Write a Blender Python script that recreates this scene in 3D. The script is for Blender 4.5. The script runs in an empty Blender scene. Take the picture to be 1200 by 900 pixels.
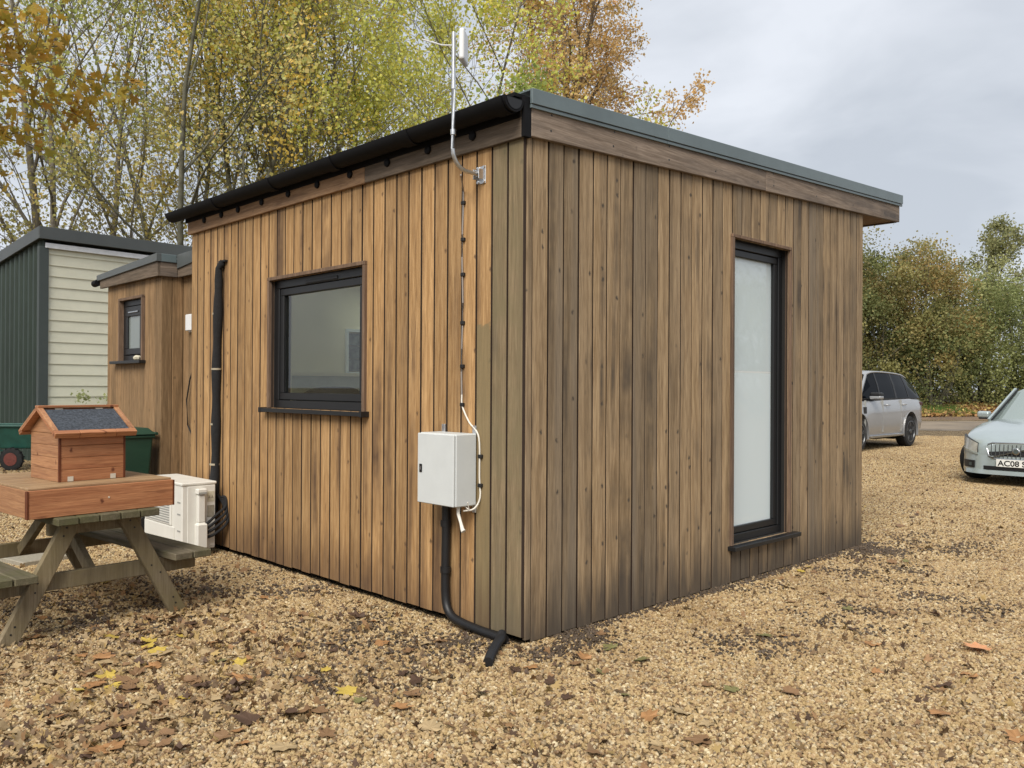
import bpy, bmesh, math, random
import numpy as np
from mathutils import Vector, Matrix, noise as mnoise
R = math.radians
scene = bpy.context.scene
col = scene.collection

# ------------------------------------------------------------------ camera, sky, sun, exposure
cam_d = bpy.data.cameras.new('camera'); cam = bpy.data.objects.new('camera', cam_d); col.objects.link(cam)
cam_d.sensor_width = 36.0; cam_d.lens = 36.0 * 994 / 1200.0; cam_d.clip_end = 2000; cam_d.clip_start = 0.05
yaw, pit, rol = R(44.17), R(0.17), R(0.31)
fw = Vector((math.sin(yaw) * math.cos(pit), math.cos(yaw) * math.cos(pit), math.sin(pit)))
rt = Vector((math.cos(yaw), -math.sin(yaw), 0)); up = rt.cross(fw)
rt2 = rt * math.cos(rol) + up * math.sin(rol); up2 = up * math.cos(rol) - rt * math.sin(rol)
cam.matrix_world = Matrix(((rt2.x, up2.x, -fw.x, -3.36), (rt2.y, up2.y, -fw.y, -3.368), (rt2.z, up2.z, -fw.z, 1.45), (0, 0, 0, 1)))
scene.camera = cam

SUN_DIR = Vector((-0.72, -0.42, 0.85)).normalized()
world = bpy.data.worlds.new('World'); scene.world = world; world.use_nodes = True
wn = world.node_tree; wn.nodes.clear()
def N(t, typ, **kw):
    n = t.nodes.new(typ)
    for k, v in kw.items(): setattr(n, k, v)
    return n
def L(t, a, b): t.links.new(a, b)
wo = N(wn, 'ShaderNodeOutputWorld'); bg = N(wn, 'ShaderNodeBackground')
sky = N(wn, 'ShaderNodeTexSky', sky_type='NISHITA', sun_disc=False)
sky.sun_elevation = math.asin(SUN_DIR.z); sky.sun_rotation = math.atan2(SUN_DIR.x, SUN_DIR.y)
tc = N(wn, 'ShaderNodeTexCoord'); mp = N(wn, 'ShaderNodeMapping'); mp.inputs['Scale'].default_value = (1.0, 1.0, 2.6)
mp.inputs['Location'].default_value = (0.35, 0.1, 0.2)
n1 = N(wn, 'ShaderNodeTexNoise'); n1.inputs['Scale'].default_value = 3.1; n1.inputs['Detail'].default_value = 5; n1.inputs['Roughness'].default_value = 0.5
n1.inputs['Distortion'].default_value = 0.3
cr = N(wn, 'ShaderNodeValToRGB')
cr.color_ramp.elements[0].position = 0.40; cr.color_ramp.elements[0].color = (4.2, 4.5, 4.95, 1)
cr.color_ramp.elements[1].position = 0.72; cr.color_ramp.elements[1].color = (6.1, 6.35, 6.8, 1)
mx = N(wn, 'ShaderNodeMix', data_type='RGBA'); mx.inputs[0].default_value = 0.93
L(wn, tc.outputs['Generated'], mp.inputs['Vector']); L(wn, mp.outputs['Vector'], n1.inputs['Vector']); L(wn, n1.outputs['Fac'], cr.inputs['Fac'])
L(wn, sky.outputs['Color'], mx.inputs[6]); L(wn, cr.outputs['Color'], mx.inputs[7]); L(wn, mx.outputs[2], bg.inputs['Color'])
bg.inputs['Strength'].default_value = 0.05
L(wn, bg.outputs['Background'], wo.inputs['Surface'])
sd = bpy.data.lights.new('sun', 'SUN'); sd.energy = 1.5; sd.angle = R(34); sd.color = (1.0, 0.94, 0.85)
sun = bpy.data.objects.new('sun', sd); col.objects.link(sun); sun.rotation_euler = SUN_DIR.to_track_quat('Z', 'Y').to_euler()
scene.view_settings.view_transform = 'Standard'; scene.view_settings.look = 'None'; scene.view_settings.gamma = 1
scene.view_settings.exposure = 1.5; scene.view_settings.use_curve_mapping = False
scene.render.engine = 'CYCLES'; scene.cycles.max_bounces = 8; scene.cycles.transparent_max_bounces = 12

# ------------------------------------------------------------------ materials
def s2l(c): return tuple((v / 12.92 if v <= 0.04045 else ((v + 0.055) / 1.055) ** 2.4) for v in [x / 255 for x in c])
def newmat(name):
    m = bpy.data.materials.new(name); m.use_nodes = True; t = m.node_tree; t.nodes.clear()
    o = N(t, 'ShaderNodeOutputMaterial'); p = N(t, 'ShaderNodeBsdfPrincipled'); L(t, p.outputs[0], o.inputs[0]); return m, t, p, o
def rgba(c): return (c[0], c[1], c[2], 1)
def mixc(t, fac, a, b, mode='MIX'):
    m = N(t, 'ShaderNodeMix', data_type='RGBA', blend_type=mode)
    for s, v in ((m.inputs[0], fac), (m.inputs[6], a), (m.inputs[7], b)):
        if hasattr(v, 'is_output') or hasattr(v, 'links'): L(t, v, s)
        elif isinstance(v, (int, float)): s.default_value = v
        else: s.default_value = rgba(v)
    return m.outputs[2]
def ramp(t, fac, p0, p1, c0=(0, 0, 0), c1=(1, 1, 1)):
    r = N(t, 'ShaderNodeValToRGB'); r.color_ramp.elements[0].position = p0; r.color_ramp.elements[1].position = p1
    r.color_ramp.elements[0].color = rgba(c0); r.color_ramp.elements[1].color = rgba(c1); L(t, fac, r.inputs[0]); return r.outputs[0]
def noise(t, vec, sc, det=4, rough=0.5, dist=0.0):
    n = N(t, 'ShaderNodeTexNoise'); n.inputs['Scale'].default_value = sc; n.inputs['Detail'].default_value = det
    n.inputs['Roughness'].default_value = rough; n.inputs['Distortion'].default_value = dist; L(t, vec, n.inputs['Vector']); return n.outputs['Fac']
def plain(name, c, rough=0.5, metal=0.0, var=0.12, vsc=6.0, bump=0.0, bsc=60.0, coat=0.0, spec=0.5):
    m, t, p, o = newmat(name)
    tcn = N(t, 'ShaderNodeTexCoord'); f = noise(t, tcn.outputs['Object'], vsc, 5, 0.6)
    c0 = tuple(v * (1 - var) for v in c); c1 = tuple(min(1, v * (1 + var)) for v in c)
    L(t, ramp(t, f, 0.3, 0.7, c0, c1), p.inputs['Base Color'])
    p.inputs['Roughness'].default_value = rough; p.inputs['Metallic'].default_value = metal
    p.inputs['Coat Weight'].default_value = coat; p.inputs['Specular IOR Level'].default_value = spec
    if bump:
        b = N(t, 'ShaderNodeBump'); b.inputs['Strength'].default_value = bump; b.inputs['Distance'].default_value = 0.01
        L(t, noise(t, tcn.outputs['Object'], bsc, 4), b.inputs['Height']); L(t, b.outputs[0], p.inputs['Normal'])
    return m
def _div3(t, sock):
    m = N(t, 'ShaderNodeMath', operation='MULTIPLY'); m.inputs[1].default_value = 1 / 3.0; L(t, sock, m.inputs[0]); return m.outputs[0]
def wood(name, ca, cb, cd, axis=2, streak=0.45, objvar=0.25, knots=0.5, rough=0.75, green=None, grime=None, spec=0.25, gsc=1.0, foot=None, alt=None, tide=None):
    """timber: ca/cb grain colours, cd stain colour; axis = grain direction"""
    m, t, p, o = newmat(name)
    tcn = N(t, 'ShaderNodeTexCoord'); oi = N(t, 'ShaderNodeObjectInfo')
    vm = N(t, 'ShaderNodeVectorMath', operation='MULTIPLY_ADD')
    off = N(t, 'ShaderNodeMath', operation='MULTIPLY'); off.inputs[1].default_value = 37.0; L(t, oi.outputs['Random'], off.inputs[0])
    sc = [1.0, 1.0, 1.0]; sc[axis] = 0.05; vm.inputs[1].default_value = sc
    L(t, tcn.outputs['Object'], vm.inputs[0]); cmb = N(t, 'ShaderNodeCombineXYZ')
    for i in range(3): L(t, off.outputs[0], cmb.inputs[i])
    L(t, cmb.outputs[0], vm.inputs[2]); v = vm.outputs[0]
    g1 = noise(t, v, 42 * gsc, 5, 0.6, 0.6); g2 = noise(t, v, 190 * gsc, 3, 0.6); g3 = noise(t, v, 9 * gsc, 3, 0.5)
    c = mixc(t, ramp(t, g1, 0.36, 0.64), ca, cb)
    c = mixc(t, ramp(t, g2, 0.3, 0.75), c, mixc(t, 1.0, c, (0.62, 0.58, 0.55), 'MULTIPLY'))
    # board to board variation
    wn_ = N(t, 'ShaderNodeTexWhiteNoise', noise_dimensions='1D'); L(t, off.outputs[0], wn_.inputs['W'])
    dk = mixc(t, 1.0, c, (1 - objvar * 1.1, 1 - objvar * 1.05, 1 - objvar), 'MULTIPLY')
    if alt: dk = mixc(t, ramp(t, g3, 0.35, 0.62), mixc(t, 0.8, dk, alt), dk)
    c = mixc(t, ramp(t, wn_.outputs['Value'], 0.0, 1.0), c, dk)
    # long stains
    st = N(t, 'ShaderNodeMath', operation='MULTIPLY'); L(t, ramp(t, g3, 0.47, 0.64), st.inputs[0])
    blot = noise(t, tcn.outputs['Object'], 1.7, 4, 0.6); L(t, ramp(t, blot, 0.36, 0.66), st.inputs[1])
    s2 = N(t, 'ShaderNodeMath', operation='MULTIPLY'); L(t, st.outputs[0], s2.inputs[0]); s2.inputs[1].default_value = streak
    c = mixc(t, s2.outputs[0], c, cd)
    if knots:
        sk = N(t, 'ShaderNodeSeparateXYZ'); L(t, tcn.outputs['Object'], sk.inputs[0]); ad = N(t, 'ShaderNodeMath', operation='ADD'); L(t, sk.outputs[0], ad.inputs[0]); L(t, sk.outputs[1], ad.inputs[1])
        zz = N(t, 'ShaderNodeMath', operation='MULTIPLY_ADD'); zz.inputs[1].default_value = 0.7; L(t, sk.outputs[2], zz.inputs[0]); L(t, off.outputs[0], zz.inputs[2])
        wob = N(t, 'ShaderNodeMath', operation='MULTIPLY_ADD'); wob.inputs[1].default_value = 0.03; L(t, noise(t, tcn.outputs['Object'], 45, 2), wob.inputs[0]); L(t, ad.outputs[0], wob.inputs[2]); ck = N(t, 'ShaderNodeCombineXYZ'); L(t, wob.outputs[0], ck.inputs[0]); L(t, zz.outputs[0], ck.inputs[1])
        vo = N(t, 'ShaderNodeTexVoronoi', voronoi_dimensions='2D'); vo.inputs['Scale'].default_value = 7.5; L(t, ck.outputs[0], vo.inputs['Vector'])
        sc_ = N(t, 'ShaderNodeSeparateColor'); L(t, vo.outputs['Color'], sc_.inputs[0]); km = N(t, 'ShaderNodeMath', operation='MULTIPLY')
        L(t, ramp(t, vo.outputs['Distance'], 0.035, 0.105, (min(1, knots * 1.3),) * 3, (0, 0, 0)), km.inputs[0]); L(t, ramp(t, sc_.outputs[0], 0.72, 0.8), km.inputs[1])
        c = mixc(t, km.outputs[0], c, cd)
    fk = noise(t, v, 75 * gsc, 2, 0.5); fb = noise(t, tcn.outputs['Object'], 3.5, 3, 0.6); fm = N(t, 'ShaderNodeMath', operation='MULTIPLY'); L(t, ramp(t, fk, 0.60, 0.72), fm.inputs[0]); L(t, ramp(t, fb, 0.42, 0.66, (0.06,) * 3, (0.8,) * 3), fm.inputs[1])
    c = mixc(t, fm.outputs[0], c, cd)
    if green:
        gf = noise(t, tcn.outputs['Object'], 3.0, 6, 0.65); c = mixc(t, ramp(t, gf, 0.40, 0.66, (0.05,) * 3, (0.8,) * 3), c, green)
    if tide:   # ragged upper edge of a damp green stain
        sz = N(t, 'ShaderNodeSeparateXYZ'); L(t, tcn.outputs['Object'], sz.inputs[0]); mz = N(t, 'ShaderNodeMath', operation='MULTIPLY_ADD'); mz.inputs[1].default_value = 0.12; L(t, noise(t, tcn.outputs['Object'], 30, 3), mz.inputs[0]); L(t, sz.outputs[2], mz.inputs[2])
        c = mixc(t, ramp(t, _div3(t, mz.outputs[0]), tide / 3.0, tide / 3.0 + .004, (.8,) * 3, (0, 0, 0)), c, (0.19, 0.155, 0.085))
    if foot:   # splash-back dirt along the foot of the wall, ragged upper edge
        sx = N(t, 'ShaderNodeSeparateXYZ'); L(t, tcn.outputs['Object'], sx.inputs[0])
        ma = N(t, 'ShaderNodeMath', operation='MULTIPLY_ADD'); ma.inputs[1].default_value = 0.8; L(t, noise(t, v, 16, 4, 0.65), ma.inputs[0]); L(t, sx.outputs[2], ma.inputs[2])
        c = mixc(t, ramp(t, ma.outputs[0], 0.46, 0.80, (foot,) * 3, (0, 0, 0)), c, cd)
    if foot:   # black drip marks running down from the eaves
        md_ = N(t, 'ShaderNodeMath', operation='MULTIPLY_ADD'); md_.inputs[1].default_value = 1.5; L(t, noise(t, v, 26, 3, 0.6), md_.inputs[0]); L(t, sx.outputs[2], md_.inputs[2])
        c = mixc(t, ramp(t, _div3(t, _div3(t, md_.outputs[0])), 0.405, 0.445, (0, 0, 0), (foot * .75,) * 3), c, cd)
    L(t, c, p.inputs['Base Color']); p.inputs['Roughness'].default_value = rough; p.inputs['Specular IOR Level'].default_value = spec
    b = N(t, 'ShaderNodeBump'); b.inputs['Strength'].default_value = 0.35; b.inputs['Distance'].default_value = 0.004
    L(t, g2, b.inputs['Height']); L(t, b.outputs[0], p.inputs['Normal'])
    return m
def leafmat(name, trans=0.35, rough=0.55):
    m, t, p, o = newmat(name)
    a = N(t, 'ShaderNodeAttribute'); a.attribute_name = 'tint'
    L(t, a.outputs['Color'], p.inputs['Base Color']); p.inputs['Roughness'].default_value = rough; p.inputs['Specular IOR Level'].default_value = 0.3
    tr = N(t, 'ShaderNodeBsdfTranslucent'); L(t, a.outputs['Color'], tr.inputs['Color'])
    ms = N(t, 'ShaderNodeMixShader'); ms.inputs[0].default_value = trans; L(t, p.outputs[0], ms.inputs[1]); L(t, tr.outputs[0], ms.inputs[2]); L(t, ms.outputs[0], o.inputs[0])
    return m
def glassmat(name, tint=(0.9, 0.95, 0.93), refl=1.5):
    m, t, p, o = newmat(name); t.nodes.remove(p)
    fr = N(t, 'ShaderNodeFresnel'); fr.inputs['IOR'].default_value = refl
    tp = N(t, 'ShaderNodeBsdfTransparent'); tp.inputs[0].default_value = rgba(tint)
    gl = N(t, 'ShaderNodeBsdfGlossy'); gl.inputs['Roughness'].default_value = 0.01
    ge = N(t, 'ShaderNodeNewGeometry'); iv = N(t, 'ShaderNodeMath', operation='SUBTRACT'); iv.inputs[0].default_value = 1.0; L(t, ge.outputs['Backfacing'], iv.inputs[1])
    mu = N(t, 'ShaderNodeMath', operation='MULTIPLY'); L(t, fr.outputs[0], mu.inputs[0]); L(t, iv.outputs[0], mu.inputs[1])
    ms = N(t, 'ShaderNodeMixShader'); L(t, mu.outputs[0], ms.inputs[0]); L(t, tp.outputs[0], ms.inputs[1]); L(t, gl.outputs[0], ms.inputs[2]); L(t, ms.outputs[0], o.inputs[0])
    return m

M = {}
M['fresh'] = wood('cedar_warm', (0.42, 0.243, 0.101), (0.635, 0.40, 0.188), (0.085, 0.05, 0.031), 2, 0.9, 0.28, 0.6, foot=0.6)
M['fresh_tide'] = wood('cedar_warm_stained', (0.42, 0.243, 0.101), (0.635, 0.40, 0.188), (0.085, 0.05, 0.031), 2, 0.9, 0.28, 0.6, foot=0.6, tide=1.86)
M['grey'] = wood('cedar_weathered', (0.30, 0.205, 0.11), (0.50, 0.36, 0.21), (0.07, 0.056, 0.043), 2, 0.95, 0.32, 0.75, foot=0.85, alt=(0.16, 0.135, 0.105))
M['algae'] = wood('cedar_algae', (0.22, 0.165, 0.095), (0.33, 0.25, 0.15), (0.085, 0.075, 0.055), 2, 0.7, 0.25, 0.6, green=(0.185, 0.15, 0.082), foot=0.5)
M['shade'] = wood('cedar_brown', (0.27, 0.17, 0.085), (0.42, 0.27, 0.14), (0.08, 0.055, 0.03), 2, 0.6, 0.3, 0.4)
M['fascia_grey'] = wood('fascia_weathered', (0.20, 0.155, 0.118), (0.34, 0.27, 0.21), (0.085, 0.072, 0.064), 0, 0.95, 0.1, 0.3)
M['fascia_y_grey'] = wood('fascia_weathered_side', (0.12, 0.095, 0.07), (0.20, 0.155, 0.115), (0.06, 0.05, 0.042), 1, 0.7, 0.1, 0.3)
M['fascia_warm'] = wood('fascia_warm', (0.26, 0.155, 0.085), (0.40, 0.25, 0.14), (0.10, 0.07, 0.05), 1, 0.5, 0.1, 0.3)
M['soffit'] = wood('soffit_timber', (0.26, 0.16, 0.10), (0.38, 0.25, 0.16), (0.12, 0.08, 0.06), 1, 0.4, 0.1, 0.3)
M['trim'] = wood('window_trim', (0.16, 0.105, 0.07), (0.27, 0.18, 0.12), (0.07, 0.05, 0.04), 2, 0.6, 0.15, 0.0)
M['joint'] = plain('board_gap_shade', (0.035, 0.02, 0.012), 0.9)  # side faces of the boards: shade of the narrow gaps put into the colour
M['membrane'] = plain('wall_membrane', (0.012, 0.011, 0.010), 0.9)
M['anthracite'] = plain('anthracite_frame', (0.009, 0.0095, 0.0105), 0.42, 0, 0.1)
M['gutter'] = plain('black_gutter', (0.005, 0.005, 0.006), 0.7, 0, 0.2, spec=0.2)
M['flash'] = plain('grey_green_flashing', (0.115, 0.148, 0.155), 0.4, 0.0, 0.12, 3)
M['flash_far'] = plain('slate_grey_flashing', (0.085, 0.095, 0.095), 0.45, 0.0, 0.08, 2)
M['roof'] = plain('roof_membrane', (0.09, 0.095, 0.095), 0.8, 0, 0.15, 2)
M['lining'] = plain('plaster_lining', (0.88, 0.78, 0.57), 0.8, 0, 0.03, 2)
M['floor_in'] = plain('laminate_floor', (0.55, 0.45, 0.32), 0.5)
M['glass'] = glassmat('window_glass', refl=1.95)
M['white_enclosure'] = plain('white_powder_coat', (0.56, 0.585, 0.58), 0.45, 0, 0.03, 8, 0.05, 200)
M['steel'] = plain('galvanised_steel', (0.62, 0.63, 0.64), 0.32, 0.9, 0.15, 30)
M['white_plastic'] = plain('white_plastic', (0.74, 0.745, 0.75), 0.4, 0, 0.03)
M['cable_grey'] = plain('grey_cable', (0.28, 0.25, 0.23), 0.5)
M['cable_white'] = plain('white_cable', (0.70, 0.67, 0.60), 0.5)
M['black_plastic'] = plain('black_plastic', (0.008, 0.008, 0.009), 0.5, 0, 0.2)
M['foam'] = plain('black_pipe_insulation', (0.012, 0.012, 0.013), 0.95, 0, 0.3, 30, 0.5, 120)
M['tie'] = plain('pale_cable_tie', (0.36, 0.31, 0.22), 0.6)
M['ac_white'] = plain('ac_cream_white', (0.68, 0.665, 0.61), 0.45, 0, 0.05, 5)
M['ac_grey'] = plain('ac_grey_grille', (0.30, 0.30, 0.28), 0.55)
M['label'] = plain('grey_label', (0.30, 0.27, 0.21), 0.5, 0, 0.2, 40)
M['label_y'] = plain('pale_label', (0.55, 0.52, 0.40), 0.5, 0, 0.1, 40)
M['bin'] = plain('green_bin_plastic', (0.013, 0.045, 0.026), 0.5, 0, 0.15, 4, 0.1, 80)
M['barrow'] = plain('green_barrow_paint', (0.02, 0.085, 0.065), 0.45, 0, 0.25, 5)
M['rubber'] = plain('tyre_rubber', (0.012, 0.012, 0.012), 0.85, 0, 0.2, 30)
M['rust'] = plain('dull_red_rim', (0.13, 0.03, 0.02), 0.6, 0, 0.3, 20)
M['hutch'] = wood('stained_fir', (0.40, 0.16, 0.07), (0.53, 0.24, 0.11), (0.12, 0.035, 0.015), 0, 0.35, 0.12, 0.8, 0.45, spec=0.4)
M['hutch_y'] = wood('stained_fir_side', (0.40, 0.19, 0.09), (0.52, 0.27, 0.13), (0.12, 0.04, 0.015), 1, 0.35, 0.12, 0.8, 0.45, spec=0.4)
M['hutch_dark'] = wood('stained_fir_dark', (0.12, 0.035, 0.015), (0.19, 0.06, 0.025), (0.05, 0.015, 0.008), 2, 0.35, 0.1, 0.2, 0.45)
M['hutch_top'] = wood('stained_fir_top', (0.36, 0.23, 0.125), (0.50, 0.34, 0.19), (0.12, 0.06, 0.03), 0, 0.4, 0.12, 0.8, 0.5)
M['felt'] = plain('mineral_felt', (0.05, 0.06, 0.075), 0.9, 0, 0.7, 70, 0.6, 300)
M['brass'] = plain('pale_zinc_hinge', (0.66, 0.62, 0.52), 0.4, 0.4)
M['bench'] = wood('weathered_bench', (0.13, 0.11, 0.075), (0.22, 0.185, 0.13), (0.04, 0.037, 0.025), 1, 0.8, 0.3, 0.4, green=(0.085, 0.085, 0.032))
M['bench_leg'] = wood('weathered_bench_frame', (0.22, 0.175, 0.11), (0.35, 0.285, 0.19), (0.07, 0.055, 0.035), 2, 0.8, 0.25, 0.5, green=(0.175, 0.14, 0.07))
M['metal_dark'] = plain('dark_green_sheet', (0.028, 0.047, 0.035), 0.5, 0.0, 0.15, 1.5)
M['metal_trim'] = plain('grey_green_corner', (0.062, 0.078, 0.074), 0.5, 0.0, 0.1, 2)
M['siding'] = plain('cream_lap_board', (0.74, 0.73, 0.585), 0.7, 0, 0.05, 3, 0.15, 90)
M['strip'] = plain('white_strip', (0.75, 0.77, 0.80), 0.4)
M['bark'] = plain('grey_bark', (0.17, 0.15, 0.12), 0.9, 0, 0.45, 6, 0.6, 25)
M['bark_dark'] = plain('mossy_bark', (0.125, 0.12, 0.085), 0.9, 0, 0.45, 5, 0.6, 25)
M['bark_birch'] = plain('birch_bark', (0.16, 0.12, 0.085), 0.85, 0, 0.5, 9)
M['leaf'] = leafmat('tree_leaf', 0.5)
M['litter'] = leafmat('fallen_leaf', 0.1, 0.6)
M['silver'] = plain('silver_paint', (0.40, 0.405, 0.41), 0.3, 0.5, 0.02, 2, coat=0.6)
M['silver_blue'] = plain('pale_silver_blue_paint', (0.44, 0.505, 0.505), 0.3, 0.5, 0.02, 2, coat=0.6)
M['carglass'] = plain('tinted_car_glass', (0.003, 0.004, 0.006), 0.1, 0, 0.0, spec=0.04)
M['screen'] = plain('pale_windscreen', (0.24, 0.29, 0.28), 0.04, 0, 0.0, spec=1.0, coat=0.5)
M['chrome'] = plain('chrome', (0.50, 0.51, 0.52), 0.25, 1.0, 0.02)
M['lamp_glass'] = plain('headlamp_lens', (0.40, 0.39, 0.34), 0.15, 0.1, 0.25, 14, coat=0.6)
M['lamp_red'] = plain('smoked_tail_lamp', (0.05, 0.008, 0.01), 0.15)
M['alloy'] = plain('dark_alloy', (0.10, 0.105, 0.11), 0.35, 0.7)
M['plate'] = plain('white_number_plate', (0.74, 0.74, 0.70), 0.4)
M['black_paint'] = plain('black_lettering', (0.01, 0.01, 0.01), 0.5)
M['picture'] = plain('grey_photo_print', (0.10, 0.11, 0.10), 0.5, 0, 0.8, 14)
M['cabinet'] = plain('sage_cabinet', (0.50, 0.50, 0.40), 0.6)
M['chairfab'] = plain('dark_grey_fabric', (0.05, 0.055, 0.055), 0.9)
M['grass'] = leafmat('grass_blade', 0.3)

# frosted film on the tall window: satin white with a glossy glass face
def frost(name, c):
    m, t, p, o = newmat(name)
    p.inputs['Base Color'].default_value = rgba(c); p.inputs['Roughness'].default_value = 0.5
    p.inputs['Coat Weight'].default_value = 1.0; p.inputs['Coat Roughness'].default_value = 0.02; p.inputs['Coat IOR'].default_value = 1.9
    tr_ = N(t, 'ShaderNodeBsdfTranslucent'); tr_.inputs[0].default_value = (.8, .85, .84, 1); ms = N(t, 'ShaderNodeMixShader'); ms.inputs[0].default_value = .22; L(t, p.outputs[0], ms.inputs[1]); L(t, tr_.outputs[0], ms.inputs[2]); L(t, ms.outputs[0], o.inputs[0])
    return m
M['frost_dim'] = frost('obscured_glass', (0.22, 0.25, 0.23)); M['frost_up'] = frost('frosted_film', (0.70, 0.79, 0.81)); M['frost_lo'] = frost('frosted_film_double', (0.80, 0.89, 0.91)); M['frost_edge'] = frost('film_edge', (0.85, 0.88, 0.87))

def gravel_ground():
    m, t, p, o = newmat('gravel_bed'); tcn = N(t, 'ShaderNodeTexCoord'); v = tcn.outputs['Object']
    vo = N(t, 'ShaderNodeTexVoronoi'); vo.inputs['Scale'].default_value = 46; L(t, v, vo.inputs['Vector'])
    r = N(t, 'ShaderNodeValToRGB'); e = r.color_ramp.elements
    e[0].position = 0.0; e[0].color = (0.12, 0.08, 0.04, 1); e[1].position = 1.0; e[1].color = (0.60, 0.49, 0.31, 1)
    for pos, c in ((0.35, (0.29, 0.205, 0.105, 1)), (0.7, (0.41, 0.31, 0.175, 1))): x = e.new(pos); x.color = c
    sep = N(t, 'ShaderNodeSeparateColor'); L(t, vo.outputs['Color'], sep.inputs[0]); L(t, sep.outputs[0], r.inputs[0])
    c = r.outputs[0]
    c = mixc(t, ramp(t, vo.outputs['Distance'], 0.25, 0.6), c, (0.075, 0.052, 0.028))
    big = noise(t, v, 0.55, 6, 0.62); c = mixc(t, ramp(t, big, 0.50, 0.72, (0,) * 3, (0.45,) * 3), c, (0.20, 0.16, 0.115))
    med = noise(t, v, 5.0, 4, 0.6); c = mixc(t, ramp(t, med, 0.55, 0.75, (0,) * 3, (0.4,) * 3), c, (0.34, 0.22, 0.11))
    L(t, c, p.inputs['Base Color']); p.inputs['Roughness'].default_value = 0.85; p.inputs['Specular IOR Level'].default_value = 0.25
    b = N(t, 'ShaderNodeBump'); b.inputs['Strength'].default_value = 0.9; b.inputs['Distance'].default_value = 0.015; b.invert = True
    L(t, vo.outputs['Distance'], b.inputs['Height']); L(t, b.outputs[0], p.inputs['Normal']); return m
M['ground'] = gravel_ground()
def pebble_mat(name, cols, wet=0.0):
    m, t, p, o = newmat(name); oi = N(t, 'ShaderNodeObjectInfo'); r = N(t, 'ShaderNodeValToRGB'); e = r.color_ramp.elements
    r.color_ramp.interpolation = 'LINEAR'
    e[0].position = 0; e[0].color = rgba(cols[0]); e[1].position = 1; e[1].color = rgba(cols[-1])
    for i, c in enumerate(cols[1:-1]): x = e.new((i + 1) / (len(cols) - 1)); x.color = rgba(c)
    L(t, oi.outputs['Random'], r.inputs[0]); tcn = N(t, 'ShaderNodeTexCoord'); f = noise(t, tcn.outputs['Object'], 40, 3)
    c = mixc(t, ramp(t, f, 0.4, 0.75, (0,) * 3, (0.35,) * 3), r.outputs[0], (0.14, 0.09, 0.045))
    ge = N(t, 'ShaderNodeNewGeometry'); pn_ = noise(t, ge.outputs['Position'], 1.1, 5, 0.65); c = mixc(t, ramp(t, pn_, 0.46, 0.66, (0,) * 3, (.5,) * 3), c, mixc(t, 1.0, c, (.55, .47, .40), 'MULTIPLY'))
    L(t, c, p.inputs['Base Color']); p.inputs['Roughness'].default_value = 0.6; p.inputs['Specular IOR Level'].default_value = 0.4; return m
M['pebble'] = pebble_mat('flint_pebble', [(0.117, 0.065, 0.029), (0.209, 0.125, 0.06), (0.384, 0.269, 0.12), (0.469, 0.345, 0.172), (0.402, 0.279, 0.129), (0.139, 0.097, 0.06), (0.552, 0.427, 0.235), (0.351, 0.232, 0.104), (0.502, 0.38, 0.194), (0.334, 0.209, 0.1), (0.653, 0.551, 0.351), (0.25, 0.186, 0.118)])
M['soil'] = pebble_mat('dark_soil_crumb', [(0.028, 0.021, 0.015), (0.07, 0.05, 0.034), (0.045, 0.034, 0.025), (0.12, 0.085, 0.055), (0.055, 0.042, 0.03)])
def track_mat():
    m, t, p, o = newmat('wet_track'); tcn = N(t, 'ShaderNodeTexCoord'); v = tcn.outputs['Object']
    f = noise(t, v, 0.35, 6, 0.6); c = mixc(t, ramp(t, f, 0.35, 0.65), (0.16, 0.13, 0.10), (0.27, 0.215, 0.155))
    L(t, c, p.inputs['Base Color']); L(t, ramp(t, f, 0.35, 0.5, (0.45,) * 3, (0.9,) * 3), p.inputs['Roughness']); return m
M['track'] = track_mat()
def bank_mat():
    m, t, p, o = newmat('leafy_bank'); tcn = N(t, 'ShaderNodeTexCoord'); v = tcn.outputs['Object']
    f = noise(t, v, 0.5, 6, 0.6); c = mixc(t, ramp(t, f, 0.4, 0.6), (0.12, 0.085, 0.06), (0.19, 0.13, 0.085))
    f2 = noise(t, v, 9, 4, 0.6); c = mixc(t, ramp(t, f2, 0.5, 0.7), c, (0.25, 0.15, 0.07)); L(t, c, p.inputs['Base Color']); p.inputs['Roughness'].default_value = 0.9; return m
M['bank'] = bank_mat()

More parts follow.
